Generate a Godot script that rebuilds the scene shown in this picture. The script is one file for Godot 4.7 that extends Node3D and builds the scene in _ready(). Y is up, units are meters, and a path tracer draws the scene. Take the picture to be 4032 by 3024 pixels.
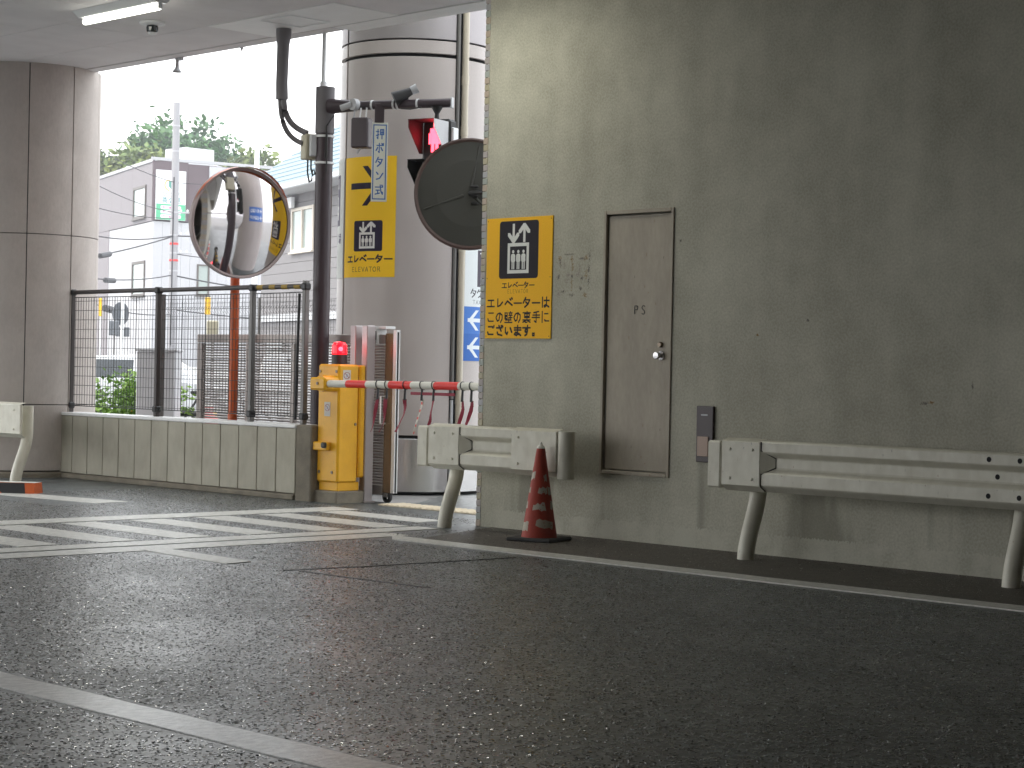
extends Node3D
# Under a raised deck beside a station forecourt: the view across the road to the elevator wall, the crossing barrier and the open plaza behind it.

var org := Vector3.ZERO          # base of the thing being built; shapes are given in world metres
var M := {}
var used := {}
var rng := RandomNumberGenerator.new()

# ---------------------------------------------------------------- nodes
func numbered(n: String) -> String:
	if not used.has(n):
		used[n] = 0
		return n
	used[n] += 1
	return "%s_%03d" % [n, used[n]]

func tag(o: Node, label: String, category: String, group := "") -> Node:
	o.set_meta("label", label)
	o.set_meta("category", category)
	if group: o.set_meta("group", group)
	return o

func thing(called: String, label: String, category: String, base := Vector3.ZERO, group := "") -> Node3D:
	var o := Node3D.new()
	o.name = numbered(called)
	add_child(o)
	o.position = base
	org = base
	tag(o, label, category, group)
	return o

func structure(called: String, base := Vector3.ZERO) -> Node3D:
	var o := Node3D.new()
	o.name = numbered(called)
	add_child(o)
	o.position = base
	org = base
	o.set_meta("kind", "structure")
	return o

func S() -> SurfaceTool:
	var st := SurfaceTool.new()
	st.begin(Mesh.PRIMITIVE_TRIANGLES)
	return st

func part(st: SurfaceTool, called: String, m: Material, parent: Node, flat := true) -> MeshInstance3D:
	var o := MeshInstance3D.new()
	st.generate_normals()
	o.mesh = st.commit()
	o.material_override = m
	o.name = called
	parent.add_child(o, true)
	return o

func place(mesh: Mesh, called: String, m: Material, parent: Node, t: Transform3D) -> MeshInstance3D:
	var o := MeshInstance3D.new()
	o.mesh = mesh
	o.material_override = m
	o.name = called
	o.transform = t
	parent.add_child(o, true)
	return o

# ---------------------------------------------------------------- shapes
func tri(st: SurfaceTool, a: Vector3, b: Vector3, c: Vector3, out: Vector3, ua := Vector2.ZERO, ub := Vector2.ZERO, uc := Vector2.ZERO, smooth := -1) -> void:
	st.set_smooth_group(smooth)
	if (b - a).cross(c - a).dot(out) > 0.0:
		var t := b
		b = c
		c = t
		var u := ub
		ub = uc
		uc = u
	st.set_uv(ua); st.add_vertex(a - org)
	st.set_uv(ub); st.add_vertex(b - org)
	st.set_uv(uc); st.add_vertex(c - org)

func quad(st: SurfaceTool, a: Vector3, b: Vector3, c: Vector3, d: Vector3, out: Vector3, smooth := -1, u0 := Vector2(0, 0), u1 := Vector2(1, 1)) -> void:
	# a b c d run round the face: a upper left, b upper right, c lower right, d lower left for print
	tri(st, a, b, c, out, u0, Vector2(u1.x, u0.y), u1, smooth)
	tri(st, a, c, d, out, u0, u1, Vector2(u0.x, u1.y), smooth)

func box(st: SurfaceTool, c: Vector3, s: Vector3, b := 0.004, turn := 0.0) -> void:
	# a box with chamfered edges
	var r := Basis(Vector3.UP, turn)
	var h := s / 2.0
	b = minf(b, minf(h.x, minf(h.y, h.z)) * 0.6)
	var ax := [Vector3.RIGHT, Vector3.UP, Vector3.BACK]
	for i in 3:
		var j := (i + 1) % 3
		var k := (i + 2) % 3
		for si in [-1.0, 1.0]:
			var n: Vector3 = ax[i] * si
			var pj: Vector3 = ax[j] * (h[j] - b)
			var pk: Vector3 = ax[k] * (h[k] - b)
			var o: Vector3 = n * h[i]
			quad(st, c + r * (o - pj - pk), c + r * (o + pj - pk), c + r * (o + pj + pk), c + r * (o - pj + pk), r * n)
			if b > 0.0:
				for sj in [-1.0, 1.0]:
					var m: Vector3 = ax[j] * sj
					var e1: Vector3 = n * h[i] + m * (h[j] - b)
					var e2: Vector3 = n * (h[i] - b) + m * h[j]
					quad(st, c + r * (e1 - pk), c + r * (e1 + pk), c + r * (e2 + pk), c + r * (e2 - pk), r * (n + m))
	if b > 0.0:
		for sx in [-1.0, 1.0]:
			for sy in [-1.0, 1.0]:
				for sz in [-1.0, 1.0]:
					var q := Vector3(sx, sy, sz)
					var p := Vector3(sx * (h.x - b), sy * (h.y - b), sz * (h.z - b))
					tri(st, c + r * (p + Vector3(sx * b, 0, 0)), c + r * (p + Vector3(0, sy * b, 0)), c + r * (p + Vector3(0, 0, sz * b)), r * q)

func span(st: SurfaceTool, lo: Vector3, hi: Vector3, b := 0.004) -> void:
	box(st, (lo + hi) / 2.0, (hi - lo).abs(), b)

func frame_of(d: Vector3) -> Basis:
	var u := Vector3.UP if absf(d.y) < 0.9 else Vector3.RIGHT
	var x := u.cross(d).normalized()
	return Basis(x, d.cross(x).normalized(), d)

func tube(st: SurfaceTool, pts: Array, r, n := 12, caps := true) -> void:
	# a round bar along points; r is a number or one radius per point
	var rings := []
	for i in pts.size():
		var d: Vector3 = (pts[mini(i + 1, pts.size() - 1)] - pts[maxi(i - 1, 0)]).normalized()
		var f := frame_of(d)
		var ri: float = r[i] if r is Array else r
		var ring := []
		for k in n:
			var a := TAU * k / n
			ring.append(pts[i] + f.x * cos(a) * ri + f.y * sin(a) * ri)
		rings.append(ring)
	for i in pts.size() - 1:
		for k in n:
			var q := (k + 1) % n
			var o: Vector3 = rings[i][k] + rings[i][q] - pts[i] * 2.0
			quad(st, rings[i][k], rings[i][q], rings[i + 1][q], rings[i + 1][k], o, 1)
	if caps:
		for e in [0, pts.size() - 1]:
			var o: Vector3 = pts[e] - pts[1 if e == 0 else e - 1]
			for k in n:
				tri(st, pts[e], rings[e][k], rings[e][(k + 1) % n], o)

func lathe(st: SurfaceTool, c: Vector3, prof: Array, n := 24, a0 := 0.0, a1 := TAU, smooth := 1, axis := Basis.IDENTITY, flip := 1.0) -> void:
	# prof: Vector2(radius, height) from low to high, turned about the axis' y; uv runs round and up
	for k in n:
		var p := a0 + (a1 - a0) * k / n
		var q := a0 + (a1 - a0) * (k + 1) / n
		var dp := Vector3(cos(p), 0, sin(p))
		var dq := Vector3(cos(q), 0, sin(q))
		for i in prof.size() - 1:
			var lo: Vector2 = prof[i]
			var hi: Vector2 = prof[i + 1]
			var nn := Vector2(hi.y - lo.y, lo.x - hi.x)
			var out: Vector3 = axis * ((dp + dq) * nn.x * 0.5 + Vector3.UP * nn.y) * flip
			var u0 := float(k) / n
			var u1 := float(k + 1) / n
			var v0 := 1.0 - float(i) / (prof.size() - 1)
			var v1 := 1.0 - float(i + 1) / (prof.size() - 1)
			var a: Vector3 = c + axis * (dp * lo.x + Vector3.UP * lo.y)
			var b: Vector3 = c + axis * (dq * lo.x + Vector3.UP * lo.y)
			var d: Vector3 = c + axis * (dq * hi.x + Vector3.UP * hi.y)
			var e: Vector3 = c + axis * (dp * hi.x + Vector3.UP * hi.y)
			var sm := smooth + (i if smooth >= 0 else 0)
			if lo.x > 1e-5: tri(st, a, b, d, out, Vector2(u0, v0), Vector2(u1, v0), Vector2(u1, v1), sm if smooth >= 0 else -1)
			if hi.x > 1e-5: tri(st, a, d, e, out, Vector2(u0, v0), Vector2(u1, v1), Vector2(u0, v1), sm if smooth >= 0 else -1)

func shell(st: SurfaceTool, c: Vector3, r0: float, r1: float, y0: float, y1: float, p0: float, p1: float, n := 18, b := 0.004) -> void:
	# a curved panel of a round column: outer radius r1, inner r0, between two angles (degrees), edges chamfered
	var k := rad_to_deg(b / r1)
	var prof := [Vector2(r0, y0), Vector2(r1 - b, y0), Vector2(r1, y0 + b), Vector2(r1, y1 - b), Vector2(r1 - b, y1), Vector2(r0, y1)]
	for i in n:
		var a := deg_to_rad(lerpf(p0 + k, p1 - k, float(i) / n))
		var e := deg_to_rad(lerpf(p0 + k, p1 - k, float(i + 1) / n))
		var da := Vector3(cos(a), 0, sin(a))
		var de := Vector3(cos(e), 0, sin(e))
		for j in 5:
			var lo: Vector2 = prof[j]
			var hi: Vector2 = prof[j + 1]
			var out := (da + de) * (hi.y - lo.y) + Vector3.UP * 2.0 * (lo.x - hi.x)
			quad(st, c + da * hi.x + Vector3.UP * hi.y, c + de * hi.x + Vector3.UP * hi.y, c + de * lo.x + Vector3.UP * lo.y, c + da * lo.x + Vector3.UP * lo.y, out, 2 if j == 2 else -1)
	for s in [0, 1]:
		var a := deg_to_rad(p0 + k if s == 0 else p1 - k)
		var e := deg_to_rad(p0 if s == 0 else p1)
		var da := Vector3(cos(a), 0, sin(a))
		var de := Vector3(cos(e), 0, sin(e))
		var out := (de - da).normalized()
		quad(st, c + da * r1 + Vector3.UP * (y1 - b), c + de * (r1 - b) + Vector3.UP * (y1 - b), c + de * (r1 - b) + Vector3.UP * (y0 + b), c + da * r1 + Vector3.UP * (y0 + b), out + da)
		quad(st, c + de * r0 + Vector3.UP * y1, c + de * (r1 - b) + Vector3.UP * y1, c + de * (r1 - b) + Vector3.UP * y0, c + de * r0 + Vector3.UP * y0, out)

func wrapped(st: SurfaceTool, c: Vector3, r: float, y0: float, y1: float, pl: float, pr: float, n := 20) -> void:
	# print wrapped round a column from its left edge angle pl to its right edge angle pr (degrees)
	for i in n:
		var a := deg_to_rad(lerpf(pl, pr, float(i) / n))
		var e := deg_to_rad(lerpf(pl, pr, float(i + 1) / n))
		var da := Vector3(cos(a), 0, sin(a)) * r
		var de := Vector3(cos(e), 0, sin(e)) * r
		quad(st, c + da + Vector3.UP * y1, c + de + Vector3.UP * y1, c + de + Vector3.UP * y0, c + da + Vector3.UP * y0, da + de, 1, Vector2(float(i) / n, 0), Vector2(float(i + 1) / n, 1))
	for yy in [y0, y1]:
		for i in n:
			var a := deg_to_rad(lerpf(pl, pr, float(i) / n))
			var e := deg_to_rad(lerpf(pl, pr, float(i + 1) / n))
			var da := Vector3(cos(a), 0, sin(a))
			var de := Vector3(cos(e), 0, sin(e))
			quad(st, c + da * r + Vector3.UP * yy, c + de * r + Vector3.UP * yy, c + de * (r - 0.004) + Vector3.UP * yy, c + da * (r - 0.004) + Vector3.UP * yy, Vector3.UP * (yy - (y0 + y1) / 2))

func prism(st: SurfaceTool, pts: Array, off: Vector3, inside: Vector3) -> void:
	# a flat polygon (convex, or a star about its first point) pushed along off
	var mid := inside + off / 2.0
	for i in range(1, pts.size() - 1):
		tri(st, pts[0], pts[i], pts[i + 1], -off)
		tri(st, pts[0] + off, pts[i] + off, pts[i + 1] + off, off)
	for i in pts.size():
		var a: Vector3 = pts[i]
		var b: Vector3 = pts[(i + 1) % pts.size()]
		var nn := (b - a).cross(off)
		if nn.dot((a + b) / 2.0 + off / 2.0 - mid) < 0.0: nn = -nn
		quad(st, a, b, b + off, a + off, nn)

func swept(st: SurfaceTool, prof: Array, a: Vector3, b: Vector3, smooth := -1) -> void:
	# an open sheet: profile of (z, y) offsets carried from a to b, front towards +z
	for i in prof.size() - 1:
		var p: Vector2 = prof[i]
		var q: Vector2 = prof[i + 1]
		var P := Vector3(0, p.y, p.x)
		var Q := Vector3(0, q.y, q.x)
		quad(st, a + P, b + P, b + Q, a + Q, Vector3(0, p.x - q.x, p.y - q.y) if p.y != q.y else Vector3.UP, smooth)

# ---------------------------------------------------------------- materials
func mat(called: String, c: Vector3, rough := 0.7, metal := 0.0) -> StandardMaterial3D:
	var m := StandardMaterial3D.new()
	m.resource_name = called
	m.albedo_color = Color(c.x, c.y, c.z).linear_to_srgb()
	m.roughness = rough
	m.metallic = metal
	M[called] = m
	return m

func grain(w: int, h: int, layers: Array, c0: Vector3, c1: Vector3, seed_: int, power := 1.0) -> ImageTexture:
	# layers: [frequency, octaves, weight, stretch, type]; mixes two base colours
	var acc := PackedFloat32Array()
	acc.resize(w * h)
	var tot := 0.0
	for L in layers:
		var f := FastNoiseLite.new()
		f.seed = seed_
		seed_ += 7
		f.frequency = L[0]
		f.noise_type = FastNoiseLite.TYPE_CELLULAR if L[4] == 1 else FastNoiseLite.TYPE_SIMPLEX_SMOOTH
		if L[4] == 1:
			f.cellular_return_type = FastNoiseLite.RETURN_CELL_VALUE
			f.fractal_type = FastNoiseLite.FRACTAL_NONE
		f.fractal_octaves = L[1]
		var im := f.get_seamless_image(w, h / int(L[3]))
		im.convert(Image.FORMAT_L8)
		if L[3] > 1: im.resize(w, h, Image.INTERPOLATE_CUBIC)
		var d := im.get_data()
		var wt: float = L[2]
		tot += absf(wt)
		for i in w * h:
			acc[i] += wt * d[i] / 255.0
	var out := PackedByteArray()
	out.resize(w * h * 3)
	for i in w * h:
		var t := pow(clampf(acc[i] / tot, 0.0, 1.0), power)
		for k in 3:
			out[i * 3 + k] = int(clampf(pow(lerpf(c0[k], c1[k], t), 1.0 / 2.2), 0.0, 1.0) * 255.0)
	return ImageTexture.create_from_image(Image.create_from_data(w, h, false, Image.FORMAT_RGB8, out))

func tri_mat(called: String, t: Texture2D, scale: float, rough := 0.85, bump := 0.0, bt: Texture2D = null) -> StandardMaterial3D:
	var m := mat(called, Vector3.ONE, rough)
	m.albedo_texture = t
	m.uv1_triplanar = true
	m.uv1_world_triplanar = true
	m.uv1_scale = Vector3.ONE * scale
	if bump > 0.0:
		m.heightmap_enabled = true
		m.heightmap_texture = bt if bt else t
		m.heightmap_scale = bump
	return m

func print_mat(called: String, im: Image, rough := 0.6) -> StandardMaterial3D:
	var m := mat(called, Vector3.ONE, rough)
	m.albedo_texture = ImageTexture.create_from_image(im)
	m.texture_repeat = false
	m.metallic_specular = 0.3
	return m

# ---------------------------------------------------------------- lettering: every character as strokes on a 0-9 grid (x y pairs, y down)
const GLYPH := {
	"エ": "1282 5258 0898", "レ": "21285784", "ベ": "063397 6172 8091", "ー": "0595", "タ": "3005 22826629 3466", "は": "1019 3393 606749385799", "こ": "2181 162888",
	"の": "524728052251838669", "壁": "013133 0333 010306 1434 3436 1636 1416 7071 5191 6263 8283 5393 5595 7376 1787 5659 0999", "裏": "5051 0191 2282 8285 2585 2225 2484 5257 0797 5709 383959 5799 8768",
	"手": "8021 1393 0595 515938", "に": "1019 4282 475898", "ご": "2161 162888 7182 9091", "ざ": "1282 4075 263889 8091 7081", "い": "12163846 7296", "ま": "1292 1494 505749183668 6799",
	"す": "0292 606546354364 655839", "。": "1737 3739 3919 1917", "押": "0232 202918 0635 5090 9095 5595 5055 5393 7079", "ボ": "1282 404938 2407 6487 7081 9092", "ン": "1133 185792",
	"式": "0292 60769997 8091 1555 3538 0958", "ク": "3004 22826729", "シ": "1132 0425 195792", "乗": "8011 0393 5059 0696 3236 7276 5609 5699", "り": "202534 707549", "場": "0232 2027 0836 5090 9093 5393 5053 5292 4595 5538 46968978 6649 7669",
	"英": "0191 3032 6062 2383 2326 8386 5256 0696 5619 5699", "会": "5004 5094 3464 1696 4629 2988 7799", "話": "2021 0242 1333 1535 1646 4649 1949 1619 9051 5393 7176 5696 9699 5999 5659", "ノ": "805509",
	"E": "1019 1080 1474 1989", "L": "1019 1989", "V": "005990", "A": "095099 2676", "T": "0090 5059", "O": "306093966939060330", "R": "1019 1070827414 5499", "X": "0099 9009", "I": "5059", "S": "81603012346587693918",
	"P": "1019 1070827414", "N": "19108980", "2": "0220608285 0999 8509",
}

func line(im: Image, a: Vector2, b: Vector2, w: float, c: Color) -> void:
	var n := int(a.distance_to(b) / maxf(w * 0.3, 0.7)) + 1
	for i in n + 1:
		var p := a.lerp(b, float(i) / n)
		im.fill_rect(Rect2i(roundi(p.x - w / 2), roundi(p.y - w / 2), maxi(1, roundi(w)), maxi(1, roundi(w))), c)

func poly(im: Image, pts: Array, c: Color) -> void:
	var lo := 1e9
	var hi := -1e9
	for p in pts:
		lo = minf(lo, p.y)
		hi = maxf(hi, p.y)
	for y in range(int(lo), int(hi) + 1):
		var xs := []
		for i in pts.size():
			var a: Vector2 = pts[i]
			var b: Vector2 = pts[(i + 1) % pts.size()]
			if (a.y <= y + 0.5) != (b.y <= y + 0.5):
				xs.append(a.x + (y + 0.5 - a.y) / (b.y - a.y) * (b.x - a.x))
		xs.sort()
		for i in range(0, xs.size() - 1, 2):
			im.fill_rect(Rect2i(roundi(xs[i]), y, maxi(0, roundi(xs[i + 1]) - roundi(xs[i])), 1), c)

func disc(im: Image, p: Vector2, r: float, c: Color) -> void:
	var pts := []
	for i in 24: pts.append(p + Vector2.from_angle(TAU * i / 24) * r)
	poly(im, pts, c)

func write(im: Image, text: String, at: Vector2, size: Vector2, gap: float, w: float, c: Color, down := false) -> void:
	for ch in text:
		if GLYPH.has(ch):
			for s in GLYPH[ch].split(" "):
				for i in range(0, s.length() - 3, 2):
					var a := Vector2(float(s[i]), float(s[i + 1])) / 9.0
					var b := Vector2(float(s[i + 2]), float(s[i + 3])) / 9.0
					line(im, at + a * size, at + b * size, w, c)
		at += Vector2(0, size.y + gap) if down else Vector2(size.x + gap, 0)

func sheet(w: int, h: int, c: Color) -> Image:
	var im := Image.create(w, h, false, Image.FORMAT_RGB8)
	im.fill(c)
	return im

func rounded(im: Image, r: Rect2, k: float, c: Color) -> void:
	im.fill_rect(Rect2i(r.position + Vector2(k, 0), r.size - Vector2(2 * k, 0)), c)
	im.fill_rect(Rect2i(r.position + Vector2(0, k), r.size - Vector2(0, 2 * k)), c)
	for q in [Vector2(k, k), Vector2(r.size.x - k, k), Vector2(k, r.size.y - k), r.size - Vector2(k, k)]: disc(im, r.position + q, k, c)

func lift_symbol(im: Image, r: Rect2, ink: Color, white: Color) -> void:
	# black plate with two arrows over a car holding three figures
	rounded(im, r, r.size.x * 0.06, ink)
	var o := r.position
	var s := r.size
	var w := s.x * 0.06
	for k in 2:
		var x := 0.36 if k == 0 else 0.635
		var tip := 0.355 if k == 0 else 0.075
		var tail := 0.075 if k == 0 else 0.345
		line(im, o + s * Vector2(x, tail), o + s * Vector2(x, lerpf(tail, tip, 0.93)), w, white)
		for sx in [-0.115, 0.115]:
			line(im, o + s * Vector2(x, tip), o + s * Vector2(x + sx, lerpf(tip, tail, 0.42)), w * 1.05, white)
	var f := Rect2(o + s * Vector2(0.215, 0.385), s * Vector2(0.55, 0.53))
	im.fill_rect(Rect2i(f), white)
	im.fill_rect(Rect2i(f.grow(-w * 1.05)), ink)
	for k in 3:
		var p := f.position + f.size * Vector2(0.26 + 0.24 * k, 0.0)
		var u := f.size
		disc(im, p + u * Vector2(0, 0.28), u.x * 0.055, white)
		rounded(im, Rect2(p + u * Vector2(-0.1, 0.35), u * Vector2(0.2, 0.28)), u.x * 0.07, white)
		for sx in [-0.065, 0.015]:
			im.fill_rect(Rect2i(p + u * Vector2(sx, 0.5), u * Vector2(0.055, 0.36)), white)

func taxi_symbol(im: Image, r: Rect2, ink: Color, white: Color) -> void:
	im.fill_rect(Rect2i(r), ink)
	var o := r.position
	var s := r.size
	write(im, "TAXI", o + s * Vector2(0.14, 0.08), s * Vector2(0.14, 0.17), s.x * 0.055, s.x * 0.045, white)
	var P := func(x, y): return o + s * Vector2(x, y)
	poly(im, [P.call(0.4, 0.36), P.call(0.6, 0.36), P.call(0.6, 0.42), P.call(0.4, 0.42)], white)
	poly(im, [P.call(0.28, 0.42), P.call(0.72, 0.42), P.call(0.8, 0.62), P.call(0.2, 0.62)], white)
	poly(im, [P.call(0.33, 0.46), P.call(0.67, 0.46), P.call(0.72, 0.6), P.call(0.28, 0.6)], ink)
	rounded(im, Rect2(P.call(0.16, 0.6), s * Vector2(0.68, 0.2)), s.x * 0.06, white)
	for x in [0.19, 0.69]: im.fill_rect(Rect2i(P.call(x, 0.78), s * Vector2(0.12, 0.1)), white)
	for x in [0.27, 0.73]: disc(im, P.call(x, 0.7), s.x * 0.045, ink)

func arrow(im: Image, c: Vector2, len_: float, w: float, col: Color, dir := 1.0) -> void:
	# a broad arrow pointing along +x (dir 1) or -x
	var tip := c + Vector2(dir * len_ / 2, 0)
	line(im, c - Vector2(dir * len_ / 2, 0), tip - Vector2(dir * w * 0.4, 0), w, col)
	for s in [-1.0, 1.0]:
		poly(im, [tip, tip + Vector2(-dir * len_ * 0.46, s * len_ * 0.5), tip + Vector2(-dir * (len_ * 0.46 + w * 1.15), s * len_ * 0.5), tip + Vector2(-dir * w * 1.15, 0)], col)

func wear(im: Image, n: int, c: Color, big := 3, lo := 0.0) -> void:
	for i in n:
		var s := rng.randi_range(1, big)
		im.fill_rect(Rect2i(rng.randi_range(0, im.get_width() - 1), rng.randi_range(int(lo * im.get_height()), im.get_height() - 1), s, rng.randi_range(1, big)), c)

func lin(r: float, g: float, b: float) -> Color:
	return Color(r, g, b).linear_to_srgb()

# ---------------------------------------------------------------- world
func _ready() -> void:
	rng.seed = 41
	var cam := Camera3D.new()
	cam.name = "camera"
	cam.position = Vector3(0, 1.23, 0)
	cam.rotation_degrees = Vector3(-0.35, 45.61, 1.20)
	cam.fov = 21.94
	cam.near = 0.05
	cam.far = 900.0
	cam.current = true
	add_child(cam)
	var env := Environment.new()
	env.background_mode = Environment.BG_SKY
	var sm := ProceduralSkyMaterial.new()
	sm.sky_top_color = Color(0.92, 0.94, 0.955)
	sm.sky_horizon_color = Color(0.96, 0.962, 0.962)
	sm.sky_curve = 0.25
	sm.ground_bottom_color = Color(0.45, 0.45, 0.45)
	sm.ground_horizon_color = Color(0.6, 0.6, 0.6)
	sm.sun_angle_max = 1.0
	var sky := Sky.new()
	sky.sky_material = sm
	env.sky = sky
	env.background_energy_multiplier = 1.0
	env.tonemap_mode = Environment.TONE_MAPPER_LINEAR
	env.tonemap_exposure = 3.9
	env.fog_enabled = true
	env.fog_density = 0.0013
	env.fog_light_color = Color(0.93, 0.94, 0.97)
	env.sdfgi_enabled = true
	env.ssao_enabled = true
	env.ssil_enabled = true
	var we := WorldEnvironment.new()
	we.name = "world"
	we.environment = env
	add_child(we)
	var sun := DirectionalLight3D.new()
	sun.name = "sun"
	sun.light_energy = 0.2
	sun.light_color = Color(1.0, 0.96, 0.9)
	sun.light_angular_distance = 14.0
	sun.shadow_enabled = true
	sun.position = Vector3(0, 30, 0)
	add_child(sun)
	sun.look_at_from_position(Vector3(0, 30, 0), Vector3(0, 30, 0) - Vector3(-0.25, 0.80, 0.55))
	materials()
	setting()
	road_marks()
	road_grit()
	elevator_wall()
	columns()
	low_wall_and_fence()
	barrier()
	sliding_gate()
	signal_pole()
	mirrors()
	guardrails()
	small_things()
	plaza()
	background()

func materials() -> void:
	var wall_t := grain(1024, 1024, [[0.004, 3, 0.9, 1, 0], [0.03, 3, 0.5, 4, 0], [0.12, 2, 0.45, 1, 0]], Vector3(0.30, 0.29, 0.25), Vector3(0.50, 0.49, 0.42), 3)
	tri_mat("plain_concrete", wall_t, 0.4, 0.85)
	var ceil_t := grain(512, 512, [[0.008, 3, 0.6, 1, 0], [0.2, 2, 0.4, 1, 0]], Vector3(0.64, 0.62, 0.63), Vector3(0.76, 0.74, 0.75), 9)
	tri_mat("ceiling_board", ceil_t, 0.5, 0.75)
	var pale_t := grain(256, 256, [[0.02, 3, 0.6, 1, 0], [0.2, 2, 0.4, 1, 0]], Vector3(0.78, 0.78, 0.78), Vector3(0.86, 0.86, 0.86), 10)
	tri_mat("pale_board", pale_t, 0.6, 0.55)
	var col_t := grain(1024, 1024, [[0.006, 3, 0.5, 2, 0], [0.05, 3, 0.4, 3, 0], [0.25, 2, 0.6, 1, 0]], Vector3(0.35, 0.31, 0.285), Vector3(0.60, 0.55, 0.515), 21)
	tri_mat("column_stone", col_t, 0.7, 0.75)
	var pan_t := grain(512, 512, [[0.008, 3, 0.7, 1, 0], [0.04, 3, 0.4, 3, 0], [0.2, 2, 0.4, 1, 0]], Vector3(0.32, 0.295, 0.235), Vector3(0.50, 0.475, 0.39), 27)
	tri_mat("precast", pan_t, 0.6, 0.85)
	var dirt_t := grain(512, 512, [[0.012, 3, 0.8, 1, 0], [0.15, 2, 0.4, 1, 0]], Vector3(0.13, 0.11, 0.085), Vector3(0.28, 0.25, 0.19), 33)
	tri_mat("old_concrete", dirt_t, 0.7, 0.9)
	var asph := grain(1536, 1536, [[0.13, 1, 1.0, 1, 1], [0.006, 4, 0.45, 1, 0], [0.4, 1, 0.3, 1, 0]], Vector3(0.009, 0.0115, 0.012), Vector3(0.235, 0.28, 0.28), 51, 2.6)
	var rel := grain(1024, 1024, [[0.10, 1, 1.0, 1, 1], [0.35, 2, 0.25, 1, 0]], Vector3.ZERO, Vector3.ONE, 51)
	var a := tri_mat("asphalt", asph, 0.21, 0.50, 0.30, rel)
	a.roughness_texture = grain(512, 512, [[0.006, 4, 1.0, 1, 0], [0.02, 3, 0.35, 1, 0]], Vector3(0.24, 0.24, 0.24), Vector3(1, 1, 1), 58)
	a.metallic_specular = 0.75
	var g := tri_mat("gutter", grain(512, 512, [[0.02, 3, 0.7, 1, 0], [0.2, 2, 0.5, 1, 0]], Vector3(0.032, 0.026, 0.019), Vector3(0.10, 0.085, 0.064), 57), 0.6, 0.62, 0.25, rel)
	g.metallic_specular = 0.5
	tri_mat("plaza_paving", grain(512, 512, [[0.01, 3, 0.7, 1, 0], [0.2, 2, 0.4, 1, 0]], Vector3(0.16, 0.155, 0.15), Vector3(0.28, 0.275, 0.27), 61), 0.4, 0.8)
	tri_mat("line_paint", grain(512, 512, [[0.03, 4, 1.0, 1, 0], [0.3, 2, 0.5, 1, 0]], Vector3(0.34, 0.34, 0.32), Vector3(0.84, 0.83, 0.78), 71), 0.9, 0.38, 0.06, rel)
	var worn := tri_mat("worn_paint", grain(512, 512, [[0.05, 4, 1.2, 2, 0], [0.3, 2, 0.6, 1, 0]], Vector3(0.34, 0.34, 0.34), Vector3(1.0, 1.0, 0.98), 77), 1.1, 0.30, 0.12, rel)
	worn.metallic_specular = 0.6
	var rail := grain(512, 512, [[0.01, 3, 0.8, 1, 0], [0.03, 3, 0.5, 3, 0], [0.3, 2, 0.3, 1, 0]], Vector3(0.50, 0.47, 0.37), Vector3(0.74, 0.72, 0.62), 83)
	tri_mat("rail_paint", specked(rail, 110, [lin(0.20, 0.10, 0.04), lin(0.30, 0.27, 0.20), lin(0.12, 0.11, 0.10)], 11), 0.9, 0.40)
	var cream := tri_mat("door_paint", specked(grain(512, 512, [[0.012, 3, 0.6, 4, 0], [0.06, 3, 0.5, 3, 0], [0.2, 2, 0.4, 1, 0]], Vector3(0.29, 0.255, 0.20), Vector3(0.46, 0.41, 0.335), 87), 90, [lin(0.16, 0.07, 0.025), lin(0.20, 0.12, 0.06), lin(0.12, 0.11, 0.09)], 9), 0.8, 0.55)
	cream.metallic_specular = 0.4
	tri_mat("panel_paint", grain(512, 512, [[0.01, 3, 0.6, 4, 0], [0.25, 2, 0.25, 1, 0]], Vector3(0.41, 0.37, 0.355), Vector3(0.50, 0.455, 0.44), 91), 0.5, 0.38)
	tri_mat("barrier_yellow", specked(grain(256, 256, [[0.02, 3, 0.8, 1, 0], [0.2, 2, 0.3, 1, 0]], Vector3(0.72, 0.36, 0.004), Vector3(0.84, 0.45, 0.01), 95), 26, [lin(0.30, 0.17, 0.03), lin(0.16, 0.12, 0.06), lin(0.62, 0.40, 0.08)], 10), 1.2, 0.38)
	var st := mat("stainless", Vector3(0.56, 0.55, 0.55), 0.28, 0.9)
	st.roughness_texture = grain(512, 512, [[0.5, 1, 1.0, 8, 0]], Vector3(0.5, 0.5, 0.5), Vector3(1, 1, 1), 99)
	st.uv1_triplanar = true
	st.uv1_world_triplanar = true
	mat("gate_steel", Vector3(0.36, 0.32, 0.30), 0.42, 0.55)
	mat("post_steel", Vector3(0.46, 0.42, 0.42), 0.45, 0.6)
	mat("dull_yellow", Vector3(0.34, 0.22, 0.03), 0.6)
	mat("gate_brown", Vector3(0.34, 0.23, 0.13), 0.2, 0.75)
	mat("bright_edge", Vector3(0.80, 0.80, 0.80), 0.35, 0.2)
	mat("rubber", Vector3(0.012, 0.012, 0.013), 0.7)
	mat("gap_black", Vector3(0.01, 0.01, 0.011), 0.9)
	mat("fence_brown", Vector3(0.055, 0.045, 0.043), 0.5)
	mat("fence_wire", Vector3(0.03, 0.032, 0.032), 0.5)
	mat("post_grey", Vector3(0.16, 0.155, 0.15), 0.5, 0.3)
	mat("pole_brown", Vector3(0.052, 0.036, 0.044), 0.4)
	mat("cable_grey", Vector3(0.15, 0.14, 0.15), 0.6)
	mat("pipe_beige", Vector3(0.52, 0.47, 0.38), 0.5)
	mat("box_beige", Vector3(0.50, 0.47, 0.36), 0.5)
	mat("white_metal", Vector3(0.74, 0.75, 0.76), 0.4)
	mat("pale_grey", Vector3(0.50, 0.51, 0.53), 0.5)
	mat("cabinet_grey", Vector3(0.40, 0.40, 0.42), 0.5)
	mat("orange_paint", Vector3(0.62, 0.115, 0.022), 0.4)
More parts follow.
